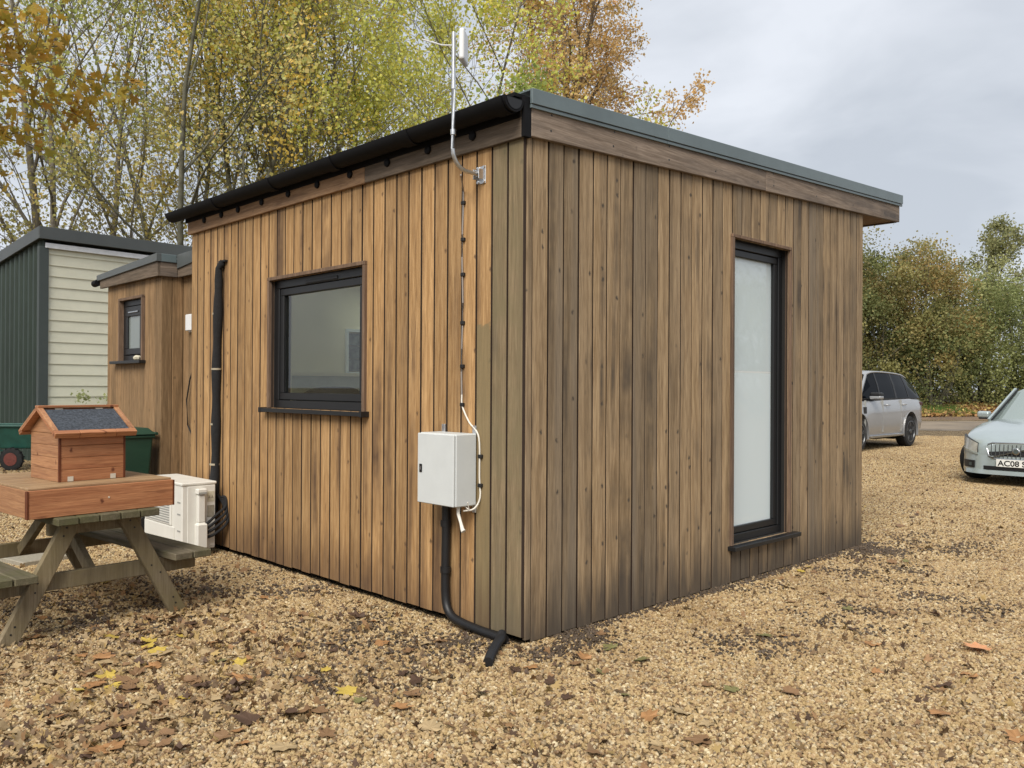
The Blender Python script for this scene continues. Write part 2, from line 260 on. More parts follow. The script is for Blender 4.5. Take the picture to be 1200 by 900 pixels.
# ------------------------------------------------------------------ builders
class MB:
    def __init__(s): s.v = []; s.f = []
    def add(s, vs, fs):
        b = len(s.v); s.v += [tuple(x) for x in vs]; s.f += [tuple(i + b for i in q) for q in fs]; return s
    def box(s, x0, x1, y0, y1, z0, z1):
        x0, x1 = sorted((x0, x1)); y0, y1 = sorted((y0, y1)); z0, z1 = sorted((z0, z1))
        return s.add([(x0, y0, z0), (x1, y0, z0), (x1, y1, z0), (x0, y1, z0), (x0, y0, z1), (x1, y0, z1), (x1, y1, z1), (x0, y1, z1)],
                     [(0, 3, 2, 1), (4, 5, 6, 7), (0, 1, 5, 4), (1, 2, 6, 5), (2, 3, 7, 6), (3, 0, 4, 7)])
    def hexa(s, p):  # 8 points: bottom 4 ccw, top 4 ccw
        return s.add(p, [(0, 3, 2, 1), (4, 5, 6, 7), (0, 1, 5, 4), (1, 2, 6, 5), (2, 3, 7, 6), (3, 0, 4, 7)])
    def bar(s, a, b, w, h, upv=(0, 0, 1)):
        a = Vector(a); b = Vector(b); d = (b - a).normalized(); u = Vector(upv); sd_ = d.cross(u)
        if sd_.length < 1e-4: sd_ = d.cross(Vector((1, 0, 0)))
        sd_.normalize(); u = sd_.cross(d).normalized(); p = []
        for q in (a, b): p += [q - sd_ * w / 2 - u * h / 2, q + sd_ * w / 2 - u * h / 2, q + sd_ * w / 2 + u * h / 2, q - sd_ * w / 2 + u * h / 2]
        return s.add(p, [(0, 1, 2, 3), (7, 6, 5, 4), (0, 4, 5, 1), (1, 5, 6, 2), (2, 6, 7, 3), (3, 7, 4, 0)])
    def tube(s, pts, r, n=8, cap=True, sub=0):
        pts = [Vector(p) for p in pts]
        if sub:
            q = []; e = [pts[0] * 2 - pts[1]] + pts + [pts[-1] * 2 - pts[-2]]
            for i in range(len(pts) - 1):
                a_, b_, c_, d_ = e[i:i + 4]
                for k in range(sub):
                    t = k / sub; q.append(.5 * (2 * b_ + (c_ - a_) * t + (2 * a_ - 5 * b_ + 4 * c_ - d_) * t * t + (3 * b_ - a_ - 3 * c_ + d_) * t ** 3))
            pts = q + [pts[-1]]
        rs = r if isinstance(r, (list, tuple)) else [r] * len(pts); ring = []; vs = []; fs = []
        ref = Vector((0, 0, 1)); d0 = (pts[1] - pts[0]).normalized()
        if abs(d0.z) > 0.9: ref = Vector((1, 0, 0))
        for i, p in enumerate(pts):
            d = (pts[min(i + 1, len(pts) - 1)] - pts[max(i - 1, 0)]).normalized(); a = d.cross(ref)
            if a.length < 1e-3: a = d.cross(Vector((0, 1, 0)))
            a.normalize(); b = d.cross(a).normalized(); ref = -b if False else ref
            for k in range(n):
                t = 2 * math.pi * k / n; vs.append(p + (a * math.cos(t) + b * math.sin(t)) * rs[i])
        for i in range(len(pts) - 1):
            for k in range(n): fs.append((i * n + k, i * n + (k + 1) % n, (i + 1) * n + (k + 1) % n, (i + 1) * n + k))
        if cap: fs.append(tuple(range(n - 1, -1, -1))); fs.append(tuple(range((len(pts) - 1) * n, len(pts) * n)))
        return s.add(vs, fs)
    def lathe(s, c, axis, prof, n=20):  # prof: (along axis, radius)
        c = Vector(c); ax = Vector(axis).normalized(); a = ax.cross(Vector((0, 0, 1)))
        if a.length < 1e-3: a = Vector((1, 0, 0))
        a.normalize(); b = ax.cross(a); vs = []; fs = []
        for h, r in prof:
            for k in range(n):
                t = 2 * math.pi * k / n; vs.append(c + ax * h + (a * math.cos(t) + b * math.sin(t)) * r)
        for i in range(len(prof) - 1):
            for k in range(n): fs.append((i * n + k, i * n + (k + 1) % n, (i + 1) * n + (k + 1) % n, (i + 1) * n + k))
        fs.append(tuple(range(n - 1, -1, -1))); fs.append(tuple(range((len(prof) - 1) * n, len(prof) * n)))
        return s.add(vs, fs)
    def build(s, name, mat, parent=None, bevel=0.0, smooth=False, seg=1):
        me = bpy.data.meshes.new(name); me.from_pydata([tuple(x) for x in s.v], [], s.f); me.validate()
        bm = bmesh.new(); bm.from_mesh(me); bmesh.ops.recalc_face_normals(bm, faces=bm.faces); bm.to_mesh(me); bm.free()
        me.materials.append(M[mat] if isinstance(mat, str) else mat)
        if smooth:
            me.polygons.foreach_set('use_smooth', [True] * len(me.polygons)); me.set_sharp_from_angle(angle=R(38))
        o = bpy.data.objects.new(name, me); col.objects.link(o); o.parent = parent
        if bevel:
            md = o.modifiers.new('bevel', 'BEVEL'); md.width = bevel; md.segments = seg; md.limit_method = 'ANGLE'; md.angle_limit = R(40)
        return o
def box(name, mat, parent, *a, bevel=0.0): return MB().box(*a).build(name, mat, parent, bevel)
def tag(o, label, cat=None, group=None, kind=None):
    if label: o['label'] = label
    if cat: o['category'] = cat
    if group: o['group'] = group
    if kind: o['kind'] = kind
    return o
def root(name, label, cat, loc=(0, 0, 0), rz=0.0, group=None):
    o = bpy.data.objects.new(name, None); o.empty_display_size = 0.2; col.objects.link(o); o.location = loc; o.rotation_euler = (0, 0, rz)
    return tag(o, label, cat, group)
rng = random.Random(7)

# ------------------------------------------------------------------ ground, track, bank
def sheet(name, pts, z, mat):
    return MB().add([(x, y, z) for x, y in pts], [tuple(range(len(pts)))]).build(name, mat)
tag(sheet('ground', [(-300, -300), (400, -300), (400, 400), (-300, 400)], 0.0, 'ground'), None, kind='structure')
def track():
    near = [(6, 29), (21.5, 13.4), (34.4, 1.0), (62, -27)]; far = [(13, 33.5), (30.6, 16.6), (47.4, 0.4), (76, -29)]; vs = []; n = 60
    for i in range(3 * n + 1):
        k = min(2, i // n); t = i / n - k
        for j, ed in enumerate((near, far)):
            x = ed[k][0] + (ed[k + 1][0] - ed[k][0]) * t; y = ed[k][1] + (ed[k + 1][1] - ed[k][1]) * t; d = 1.3 * mnoise.noise(Vector((i * .12, j * 9.0, 2))) + .5 * mnoise.noise(Vector((i * .6, j * 9.0, 5)))
            vs.append((x + .697 * d, y + .717 * d, .006))
    return tag(MB().add(vs, [(2 * i, 2 * i + 2, 2 * i + 3, 2 * i + 1) for i in range(3 * n)]).build('track', 'track'), None, kind='structure')
track()
def bank():
    m = MB(); nu, nv = 60, 10; A = Vector((30.5, 19.5)); B = Vector((60, -9.5)); nrm = Vector((0.697, 0.717)); vs = []
    for i in range(nu + 1):
        for j in range(nv + 1):
            p = A.lerp(B, i / nu) + nrm * (j / nv * 24 - 0.5 + 0.6 * mnoise.noise(Vector((i * 0.23, 0, 3))))
            h = 0.0 if j == 0 else 0.10 + 1.1 * min(1, (j / nv) * 1.6) ** 1.2 + 0.12 * mnoise.noise(Vector((p.x * 0.4, p.y * 0.4, 0)))
            vs.append((p.x, p.y, h if j else -0.05))
    fs = [(i * (nv + 1) + j, (i + 1) * (nv + 1) + j, (i + 1) * (nv + 1) + j + 1, i * (nv + 1) + j + 1) for i in range(nu) for j in range(nv)]
    return tag(m.add(vs, fs).build('bank', 'bank', smooth=True), None, kind='structure')
bank()

# ------------------------------------------------------------------ cabin
cabin = root('timber_cabin', 'timber clad garden cabin with vertical cedar boards and a flat grey edged roof', 'cabin')
WL, WR = 4.33, 4.38            # lengths of the two walls: along Y, along X
ZB = 0.03
def ztop_r(x): return 2.846 + 0.0452 * x   # underside of the verge fascia
def wall_with_hole(name, along, length, hole, th0, th1, ztop):
    m = MB(); h0, h1, z0, z1 = hole
    def b(a0, a1, c0, c1):
        if along == 'y': m.box(th0, th1, a0, a1, c0, c1)
        else: m.box(a0, a1, th0, th1, c0, c1)
    b(0.0, h0, ZB + .01, ztop); b(h1, length, ZB + .01, ztop); b(h0, h1, ZB + .01, z0); b(h0, h1, z1, ztop)
    return m.build(name, 'membrane', cabin)
LWIN = (1.53, 2.83, 1.27, 2.28); RWIN = (2.15, 2.98, 0.29, 2.555)
wall_l = wall_with_hole('wall', 'y', WL, LWIN, 0.004, 0.15, 2.9)
wall_r = wall_with_hole('wall', 'x', WR, RWIN, 0.004, 0.15, 2.9)
MB().box(0.15, WR, WL - 0.15, WL, ZB, 3.0).build('wall', 'membrane', cabin)
MB().box(WR - .15, WR, .15, .4, ZB, 3.0).box(WR - .15, WR, 4.0, WL - .15, ZB, 3.0).box(WR - .15, WR, .4, 4.0, 2.35, 3.0).box(WR - .15, WR, .4, 4.0, ZB, .14).build('wall', 'membrane', cabin)
gd = MB().box(WR - .1, WR - .04, .4, 4.0, 2.27, 2.35).box(WR - .1, WR - .04, .4, 4.0, .14, .22).box(WR - .1, WR - .04, .4, .48, .22, 2.27).box(WR - .1, WR - .04, 3.92, 4.0, .22, 2.27).box(WR - .1, WR - .04, 2.16, 2.24, .22, 2.27).build('added_rear_glazing', 'anthracite', cabin)  # unseen rear glazing, added to let daylight into the room
for a_, b_ in ((.48, 2.16), (2.24, 3.92)): MB().box(WR - .073, WR - .067, a_, b_, .22, 2.27).build('pane', 'glass', gd)
TH = 0.022
def boards(wall, along, start, length, n, hole, ztop, matf):
    w = length / n
    for i in range(n):
        a0 = start + i * w + 0.0055 + rng.uniform(-.0015, .002); a1 = start + (i + 1) * w - 0.0055 + rng.uniform(-.002, .0015); h0, h1, z0, z1 = hole
        zb = (ZB + .018 if along == 'y' else ZB - .012) + rng.uniform(-0.004, 0.004); zt0, zt1 = ztop(a0), ztop(a1); pr_ = rng.uniform(-0.0015, 0.0015)
        rects = []
        if a1 <= h0 or a0 >= h1: rects = [(a0, a1, zb, None)]
        else:
            pieces = []
            if a0 < h0 - 0.012: rects.append((a0, h0, zb, None)); pieces.append((h0, a1))
            elif a1 > h1 + 0.012: rects.append((h1, a1, zb, None)); pieces.append((a0, h1))
            else: pieces.append((a0, a1))
            for q0, q1 in pieces: rects += [(q0, q1, zb, z0), (q0, q1, z1, None)]
        full = [q for q in rects if q[3] is None and q[2] == zb]
        groups = [rects] if full else [[q] for q in rects]
        for gq in groups:
            m = MB()
            for (p0, p1, c0, c1) in gq:
                t0 = c1 if c1 is not None else ztop(p0); t1 = c1 if c1 is not None else ztop(p1)
                if along == 'y': m.hexa([(-TH + pr_, p0, c0), (-TH + pr_, p1, c0), (0, p1, c0), (0, p0, c0), (-TH + pr_, p0, t0), (-TH + pr_, p1, t1), (0, p1, t1), (0, p0, t0)])
                else: m.hexa([(p0, -TH + pr_, c0), (p1, -TH + pr_, c0), (p1, 0, c0), (p0, 0, c0), (p0, -TH + pr_, t0), (p1, -TH + pr_, t1), (p1, 0, t1), (p0, 0, t0)])
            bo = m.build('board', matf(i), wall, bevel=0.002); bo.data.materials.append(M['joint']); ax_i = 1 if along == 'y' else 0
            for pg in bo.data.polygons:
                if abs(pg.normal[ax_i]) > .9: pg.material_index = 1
def lmat(i): return 'algae' if i < 2 else ('fresh_tide' if i == 2 else 'fresh')
boards(wall_l, 'y', -TH, WL + TH, 33, LWIN, lambda a: 2.87, lmat)
boards(wall_r, 'x', 0.045, WR - 0.045, 33, RWIN, lambda a: ztop_r(a) + 0.03, lambda i: 'grey')
box('corner_post', 'grey', wall_r, 0.0005, 0.042, -TH - 0.001, 0, ZB, 2.87, bevel=0.002)
# floor, lining
MB().box(0.16, WR - 0.16, 0.16, WL - 0.16, 0.10, 0.14).build('floor', 'floor_in', cabin)
m = MB(); li = 0.152
for (x0, x1, y0, y1, z0, z1) in [(li, li + .01, li, LWIN[0], .14, 2.7), (li, li + .01, LWIN[1], WL - li, .14, 2.7), (li, li + .01, LWIN[0], LWIN[1], .14, LWIN[2]), (li, li + .01, LWIN[0], LWIN[1], LWIN[3], 2.7),
                                 (li, RWIN[0], li, li + .01, .14, 2.7), (RWIN[1], WR - li, li, li + .01, .14, 2.7), (RWIN[0], RWIN[1], li, li + .01, .14, RWIN[2]), (RWIN[0], RWIN[1], li, li + .01, RWIN[3], 2.7),
                                 (li + .01, WR - li, WL - li - .01, WL - li, .14, 2.7), (WR - li - .01, WR - li, li + .01, .4, .14, 2.7), (WR - li - .01, WR - li, 4.0, WL - li - .01, .14, 2.7), (WR - li - .01, WR - li, .4, 4.0, 2.35, 2.7), (li, .8, li, WL - li, 2.70, 2.72), (2.6, WR - li, li, WL - li, 2.70, 2.72), (.8, 2.6, li, 2.3, 2.70, 2.72), (.8, 2.6, 3.9, WL - li, 2.70, 2.72)]: m.box(x0, x1, y0, y1, z0, z1)
m.build('interior_lining', 'lining', cabin)
# roof
roofz = lambda x: 3.02 + 0.0455 * x
m = MB(); RX0, RX1, RY0, RY1 = .8, 2.6, 2.3, 3.9
for X0, X1, Y0, Y1 in ((-.02, RX0, -.012, 4.42), (RX1, 5.10, -.012, 4.42), (RX0, RX1, -.012, RY0), (RX0, RX1, RY1, 4.42)): m.hexa([(X0, Y0, roofz(X0) - .04), (X1, Y0, roofz(X1) - .04), (X1, Y1, roofz(X1) - .04), (X0, Y1, roofz(X0) - .04), (X0, Y0, roofz(X0) + .05), (X1, Y0, roofz(X1) + .05), (X1, Y1, roofz(X1) + .05), (X0, Y1, roofz(X0) + .05)])
MB().box(RX0, RX1, RY0, RY1, 3.075, 3.085).build('added_rooflight', 'glass', cabin)  # invented roof opening, out of view, there to brighten the interior
m.build('roof', 'roof', cabin)
m = MB(); m.hexa([(WR + .002, 0.0, ztop_r(WR) + .012), (5.10, 0.0, ztop_r(5.1) + .012), (5.10, WL, ztop_r(5.1) + .012), (WR + .002, WL, ztop_r(WR) + .012), (WR + .002, 0.0, ztop_r(WR) + .03), (5.10, 0.0, ztop_r(5.1) + .03), (5.10, WL, ztop_r(5.1) + .03), (WR + .002, WL, ztop_r(WR) + .03)])
m.build('soffit', 'soffit', cabin)
def sloped(name, mat, x0, x1, y0, y1, zb, zt, k=0.0455, bevel=0.003, parent=cabin):
    return MB().hexa([(x0, y0, zb + k * x0), (x1, y0, zb + k * x1), (x1, y1, zb + k * x1), (x0, y1, zb + k * x0), (x0, y0, zt + k * x0), (x1, y0, zt + k * x1), (x1, y1, zt + k * x1), (x0, y1, zt + k * x0)]).build(name, mat, parent, bevel)
fr1 = sloped('fascia', 'fascia_grey', 0.004, 2.572, -0.052, -0.0235, 2.846, 3.012)
fr2 = sloped('fascia', 'fascia_grey', 2.576, 5.14, -0.052, -0.0235, 2.846, 3.012)
for fo, sx in ((fr1, [.16, .73, 1.31, 1.86, 2.45]), (fr2, [2.68, 3.4, 4.1, 4.79])):
    for x in sx:
        for dz in (0.055, 0.145): MB().lathe((x + rng.uniform(-.01, .01), -0.0515, 2.846 + .0455 * x + dz), (0, -1, 0), [(-0.001, .0075), (0.001, .007)], 8).build('screw', 'black_plastic', fo)
MB().box(5.112, 5.14, -0.0235, 4.40, ztop_r(5.12), ztop_r(5.12) + .17).build('fascia', 'fascia_grey', cabin)
for i, (a, b) in enumerate(((-0.012, 1.265), (1.268, 4.328), (4.331, 5.172))):
    fl = sloped('flashing', 'flash', a, b, -0.073, -0.0535, 3.022, 3.108, bevel=0.002)
    sloped('drip_edge', 'flash', a, b, -0.066, -0.0525, 3.000, 3.019, bevel=0.001, parent=fl)
    sloped('top_leaf', 'flash', a, b, -0.0535, 0.05, 3.098, 3.107, bevel=0.0, parent=fl)
MB().box(5.14, 5.165, -0.052, 4.42, 3.26, 3.345).build('flashing', 'flash', cabin)
box('fascia', 'fascia_y_grey', cabin, -0.050, -0.0235, -0.022, 1.498, 2.836, 2.99, bevel=0.003)
box('fascia', 'fascia_warm', cabin, -0.050, -0.0235, 1.501, 4.36, 2.836, 2.99, bevel=0.003)
box('end_board', 'gutter', cabin, -0.049, 0.003, -0.050, -0.0235, 2.838, 3.06)
# gutter: half round, open top
gut = root_g = None
def half_tube(name, mat, parent, y0, y1, cx, cz, r, th=0.004, n=14):
    m = MB(); vs = []; fs = []
    for y in (y0, y1):
        for rr in (r, r - th):
            for k in range(n + 1):
                a = math.pi + math.pi * k / n; vs.append((cx + rr * math.cos(a), y, cz + rr * math.sin(a)))
    q = n + 1
    for k in range(n):
        fs += [(k, k + 1, 2 * q + k + 1, 2 * q + k), (q + k, 3 * q + k, 3 * q + k + 1, q + k + 1), (k, q + k, q + k + 1, k + 1), (2 * q + k, 2 * q + k + 1, 3 * q + k + 1, 3 * q + k)]
    fs += [(0, 2 * q, 3 * q, q), (n, q + n, 3 * q + n, 2 * q + n)]
    return m.add(vs, fs).build(name, mat, parent, smooth=True)
GX, GZ, GR = -0.126, 3.033, 0.073
gut = half_tube('gutter', 'gutter', cabin, -0.03, 4.52, GX, GZ, GR)
m = MB(); q = [(GX + (GR + .004) * math.cos(math.pi + math.pi * k / 14), GZ + (GR + .004) * math.sin(math.pi + math.pi * k / 14)) for k in range(15)]
m.add([(x, -0.045, z) for x, z in q] + [(x, -0.031, z) for x, z in q], [tuple(range(15)), tuple(range(29, 14, -1))] + [(k, k + 1, k + 16, k + 15) for k in range(14)]); m.build('end_cap', 'gutter', gut)
m = MB(); q2 = [(GX + (GR * .78) * math.cos(math.pi + math.pi * k / 14), GZ - .006 + (GR * .78) * math.sin(math.pi + math.pi * k / 14)) for k in range(15)]
m.add([(x, -0.048, z) for x, z in q2] + [(x, -0.0455, z) for x, z in q2], [tuple(range(15)), tuple(range(29, 14, -1))] + [(k, k + 1, k + 16, k + 15) for k in range(14)]); m.build('end_cap', 'black_plastic', gut)
for y in (0.03, .88, 1.75, 2.62, 3.6): half_tube('joint', 'gutter', gut, y - .05, y + .05, GX, GZ - .002, GR + .007, .006)
for y in (.38, .80, 1.23, 1.67, 2.10, 2.52, 2.94, 3.35, 3.66, 4.0):
    MB().lathe((-0.0505, y, 2.925), (-1, 0, 0), [(0, .028), (.012, .027), (.016, .02)], 14).build('bracket', 'gutter', gut, smooth=True)
box('gutter_board', 'gutter', cabin, -.056, -.0505, -.02, 4.40, 2.945, 3.05)
box('roof_edge', 'gutter', cabin, -0.10, -0.0205, -0.02, 4.50, 3.055, 3.075)
# a scrap of membrane and a few leaves lie on the roof edge (far end)
MB().tube([(-.06, 4.30, 3.08), (-.03, 4.36, 3.10), (.0, 4.42, 3.085)], [.012, .03, .012], 8).build('vent_cowl', 'flash_far', cabin, smooth=True)

def window_y(parent, x0, hole, dpt=0.06):
    """window in a wall that runs along Y and faces -X"""
    y0, y1, z0, z1 = hole; m = MB(); fx0, fx1 = x0 + .012, x0 + dpt
    fwid = .062
    m.box(fx0, fx1, y0, y1, z1 - fwid, z1); m.box(fx0, fx1, y0, y1, z0, z0 + fwid); m.box(fx0, fx1, y0, y0 + fwid, z0 + fwid, z1 - fwid); m.box(fx0, fx1, y1 - fwid, y1, z0 + fwid, z1 - fwid)
    return m.build('window', 'anthracite', parent, bevel=.004)
win = window_y(cabin, 0.0, LWIN)
y0, y1, z0, z1 = LWIN; s = .062
m = MB(); a0, a1, c0, c1 = y0 + s + .004, y1 - s - .004, z0 + s + .004, z1 - s - .004; w2 = .055
m.box(.02, .066, a0, a1, c1 - w2, c1); m.box(.02, .066, a0, a1, c0, c0 + w2); m.box(.02, .066, a0, a0 + w2, c0 + w2, c1 - w2); m.box(.02, .066, a1 - w2, a1, c0 + w2, c1 - w2)
m.build('sash', 'anthracite', win, bevel=.004)
box('pane', 'glass', win, .044, .05, a0 + w2 - .005, a1 - w2 + .005, c0 + w2 - .005, c1 - w2 + .005)
box('trickle_vent', 'black_plastic', win, .004, .018, 1.92, 2.36, 2.225, 2.248, bevel=.003)
box('trim', 'trim', win, -.045, -.0005, y0 - .03, y1 + .03, z1 + .001, z1 + .028, bevel=.002)
box('trim', 'trim', win, -.045, .03, y0 - .03, y0 - .002, z0 - .0, z1, bevel=.002)
box('trim', 'trim', win, -.045, .03, y1 + .002, y1 + .03, z0 - .0, z1, bevel=.002)
box('sill', 'anthracite', win, -.085, .012, y0 - .055, y1 + .075, z0 - .032, z0 - .002, bevel=.003)
for yy in (y0 - .05, y1 + .07): box('sill_cap', 'black_plastic', win, -.090, -.02, yy - .012, yy + .012, z0 - .036, z0 + .004, bevel=.002)
# tall window facing -Y
x0, x1, z0, z1 = RWIN
m = MB(); s = .06
m.box(x0, x1, .03, .09, z1 - s, z1); m.box(x0, x1, .03, .09, z0, z0 + s); m.box(x0, x0 + s, .03, .09, z0 + s, z1 - s); m.box(x1 - s, x1, .03, .09, z0 + s, z1 - s)
win2 = m.build('window', 'anthracite', cabin, bevel=.004)
m = MB(); a0, a1, c0, c1 = x0 + s + .004, x1 - s - .004, z0 + s + .004, z1 - s - .004; w2 = .05
m.box(a0, a1, .04, .098, c1 - w2, c1); m.box(a0, a1, .04, .098, c0, c0 + w2); m.box(a0, a0 + w2, .04, .098, c0 + w2, c1 - w2); m.box(a1 - w2, a1, .04, .098, c0 + w2, c1 - w2)
m.build('sash', 'anthracite', win2, bevel=.004)
box('pane', 'frost_lo', win2, a0 + w2 - .004, a1 - w2 + .004, .066, .074, c0 + w2 - .004, 1.565)
box('pane', 'frost_edge', win2, a0 + w2 - .004, a1 - w2 + .004, .066, .074, 1.5655, 1.580)
box('pane', 'frost_up', win2, a0 + w2 - .004, a1 - w2 + .004, .066, .074, 1.5805, c1 - w2 + .004)
box('trim', 'trim', win2, x0 - .03, x1 + .03, -.042, -.0005, z1 + .001, z1 + .026, bevel=.002)
box('trim', 'trim', win2, x0 - .03, x0 - .002, -.042, .06, z0, z1, bevel=.002)
box('trim', 'trim', win2, x1 + .002, x1 + .03, -.042, .06, z0, z1, bevel=.002)
box('sill', 'anthracite', win2, x0 - .05, x1 + .12, -.085, .03, z0 - .034, z0 - .002, bevel=.003)

# things seen inside through the window
pf = root('picture_frame', 'white framed set of dark photographs on the cabin inner wall', 'picture', (1.70, 4.16, 1.80))
m = MB(); fx = .17; fz = .24
m.box(-fx, fx, -.03, .0, fz - .03, fz); m.box(-fx, fx, -.03, 0, -fz, -fz + .03); m.box(-fx, -fx + .03, -.03, 0, -fz + .03, fz - .03); m.box(fx - .03, fx, -.03, 0, -fz + .03, fz - .03); m.build('frame', 'white_plastic', pf)
for ix in range(2):
    for iz in range(3): box('photograph', 'picture', pf, -.13 + ix * .135, -.005 + ix * .135, -.016, -.008, -.2 + iz * .135, -.075 + iz * .135)
cb = root('low_cabinet', 'sage green cabinet along the inner wall behind the window', 'cabinet', (1.4, 4.0, .14))
box('body', 'cabinet', cb, -.95, 1.1, -.15, .16, 0, 1.40); box('worktop', 'lining', cb, -.97, 1.12, -.17, .165, 1.402, 1.435)
ch = root('office_chair', 'dark grey office chair back showing above the window frame', 'chair', (.75, 3.1, .14))
m = MB(); vs = []; fs = []
for i in range(13):
    a = -1 + 2 * i / 12
    for (dx, zz) in ((-.03, .55), (.03, .55), (.03, 1.30 - .12 * a ** 4), (-.03, 1.30 - .12 * a ** 4)): vs.append((a * .34 + 0, dx + .06 * a * a, zz))
for i in range(12): b = i * 4; fs += [(b, b + 1, b + 5, b + 4), (b + 1, b + 2, b + 6, b + 5), (b + 2, b + 3, b + 7, b + 6), (b + 3, b, b + 4, b + 7)]
m.add(vs, fs + [(0, 3, 2, 1), (48, 49, 50, 51)]).build('backrest', 'chairfab', ch, smooth=True)
box('seat', 'chairfab', ch, -.28, .28, -.55, -.02, .42, .52, bevel=.03); MB().tube([(0, -.28, .05), (0, -.28, .42)], .03).build('pedestal', 'black_plastic', ch)
m = MB()
for k in range(5): m.bar((0, -.28, .05), (.3 * math.cos(k * 1.2566), -.28 + .3 * math.sin(k * 1.2566), .02), .05, .03)
m.build('base', 'black_plastic', ch)

# ------------------------------------------------------------------ things fixed to the cabin wall
# antenna on J mast
an = root('antenna_mast', 'cranked galvanised mast with white panel antenna beside the roof corner', 'antenna', (-TH, .33, 2.69))
MX = -.245 + TH
pts = [(-.012, 0, 0), (MX + .11, 0, 0.0)] + [(MX + .11 - .11 * math.sin(a), 0, .11 - .11 * math.cos(a)) for a in [math.pi / 2 * k / 7 for k in range(1, 8)]] + [(MX, 0, .45), (MX, 0, .775)]
MB().tube(pts, .0125, 12).build('mast', 'steel', an, smooth=True)
MB().lathe((MX, 0, .19), (0, 0, 1), [(0, .0165), (.03, .0165)], 12).build('collar', 'steel', an, smooth=True)
MB().lathe((MX, 0, .45), (0, 0, 1), [(0, .0155), (.02, .0155)], 12).build('collar', 'steel', an, smooth=True)
MB().box(-.006, 0, -.036, .036, -.052, .052).box(-.05, -.006, -.026, -.021, -.03, .03).box(-.05, -.006, .021, .026, -.03, .03).build('wall_bracket', 'steel', an, bevel=.002)
for dy, dz in ((-.026, -.042), (.026, -.042), (-.026, .042), (.026, .042)): MB().lathe((-.006, dy, dz), (-1, 0, 0), [(0, .01), (.008, .009)], 6).build('bolt', 'steel', an)
MB().box(-.07, .07, -.016, .016, 0, .18).build('panel', 'white_plastic', an, bevel=.015, seg=3)
bpy.data.objects['panel'].location = (MX + .045, -.035, .60); bpy.data.objects['panel'].rotation_euler = (0, 0, R(38))
MB().tube([(MX, 0, .70), (MX - .06, .03, .693), (MX - .16, .09, .715)], .004, 6).build('aerial_lead', 'white_plastic', an)
# small corner camera-side clip, cable with clips
cx = -TH - .009
pts = [(-TH - .16, .335, 2.665), (-TH - .06, .44, 2.66), (cx, .485, 2.62)]
for z in np.linspace(2.5, 1.40, 9): pts.append((cx, .49 + .005 * math.sin(z * 9), float(z)))
pts += [(cx, .485, 1.33), (cx, .42, 1.235), (cx, .36, 1.19), (cx, .33, 1.12), (cx, .328, .92), (cx, .322, .80), (cx - .03, .34, .735), (cx - .08, .38, .722)]
cab = root('data_cable', 'thin grey cable clipped down the boards from mast to white box', 'cable', (0, 0, 0))
MB().tube(pts[:12], .0048, 7).build('cable', 'cable_grey', cab, smooth=True)
MB().tube(pts[11:], .0052, 7, sub=4).build('cable', 'cable_white', cab, smooth=True)
for z in (2.55, 2.33, 2.12, 1.83, 1.57, 1.34): box('clip', 'black_plastic', cab, -TH - .018, -TH + .001, .472, .502, z - .011, z + .011, bevel=.003)
for z in (1.04, .87): box('clip', 'black_plastic', cab, -TH - .018, -TH + .001, .305, .338, z - .011, z + .011, bevel=.003)
# enclosure
en = root('wall_enclosure', 'white steel electrical enclosure with black latch on the cabin wall', 'enclosure', (0, .355, .75))
box('case', 'white_enclosure', en, -.190, -.030, 0.0, .337, 0, .422, bevel=.006)
dr = box('door', 'white_enclosure', en, -.208, -.192, .002, .335, .003, .419, bevel=.004)
lk = box('latch', 'black_plastic', dr, -.2125, -.2075, .288, .314, .185, .235, bevel=.003); box('key_slot', 'steel', lk, -.2135, -.2122, .298, .304, .2, .22)
for yy in (.02, .305):
    box('lug', 'steel', en, -.034, -.022, yy - .016, yy + .016, .405, .468, bevel=.002); box('lug', 'steel', en, -.034, -.022, yy - .016, yy + .016, -.045, .02, bevel=.002)
tl = root('rope_tail', 'frayed white cord hanging below the white enclosure', 'cord', (-.13, .40, .748))
MB().tube([(0, 0, .0), (-.01, -.01, -.04), (-.015, -.04, -.09), (-.02, -.06, -.125), (-.02, -.07, -.135)], [.011, .010, .009, .012, .015], 8).build('cord', 'cable_white', tl, smooth=True)
MB().tube([(0.03, -.02, 0), (.03, -.06, -.015), (.01, -.07, .03)], .003, 6).build('loose_end', 'cable_white', tl)
# black duct below, with hose tail on gravel
du = root('cable_duct', 'black plastic duct dropping from white box and running along the wall foot', 'duct', (0, 0, 0))
P0 = -TH - .034
MB().tube([(P0, .60, .75), (P0, .60, .55), (P0, .605, .30), (P0, .60, .17), (P0 - .005, .575, .105), (P0 - .01, .52, .066), (P0 - .012, .43, .050), (P0 - .012, .30, .040), (P0 - .012, .13, .034), (P0 - .015, .06, .03)], .027, 12, sub=4).build('pipe', 'black_plastic', du, smooth=True)
for z in (.32, .60): MB().lathe((P0, .603, z), (0, 0, 1), [(0, .033), (.035, .033)], 12).build('pipe_clip', 'black_plastic', du, smooth=True)
hs = root('corrugated_hose', 'short black corrugated hose lying on gravel at the cabin corner', 'hose', (0, 0, 0))
ctrl = [Vector(p) for p in ((-.06, .10, .055), (-.12, .045, .055), (-.22, -.02, .05), (-.32, -.09, .038), (-.40, -.155, .03))]
pts = []; rad = []
for i in range(60):
    u = i / 59 * 4; k = min(3, int(u)); q = ctrl[k].lerp(ctrl[k + 1], u - k); pts.append(q); rad.append(.027 if i % 2 else .0235)
MB().tube(pts, rad, 12).build('hose', 'black_plastic', hs, smooth=False)

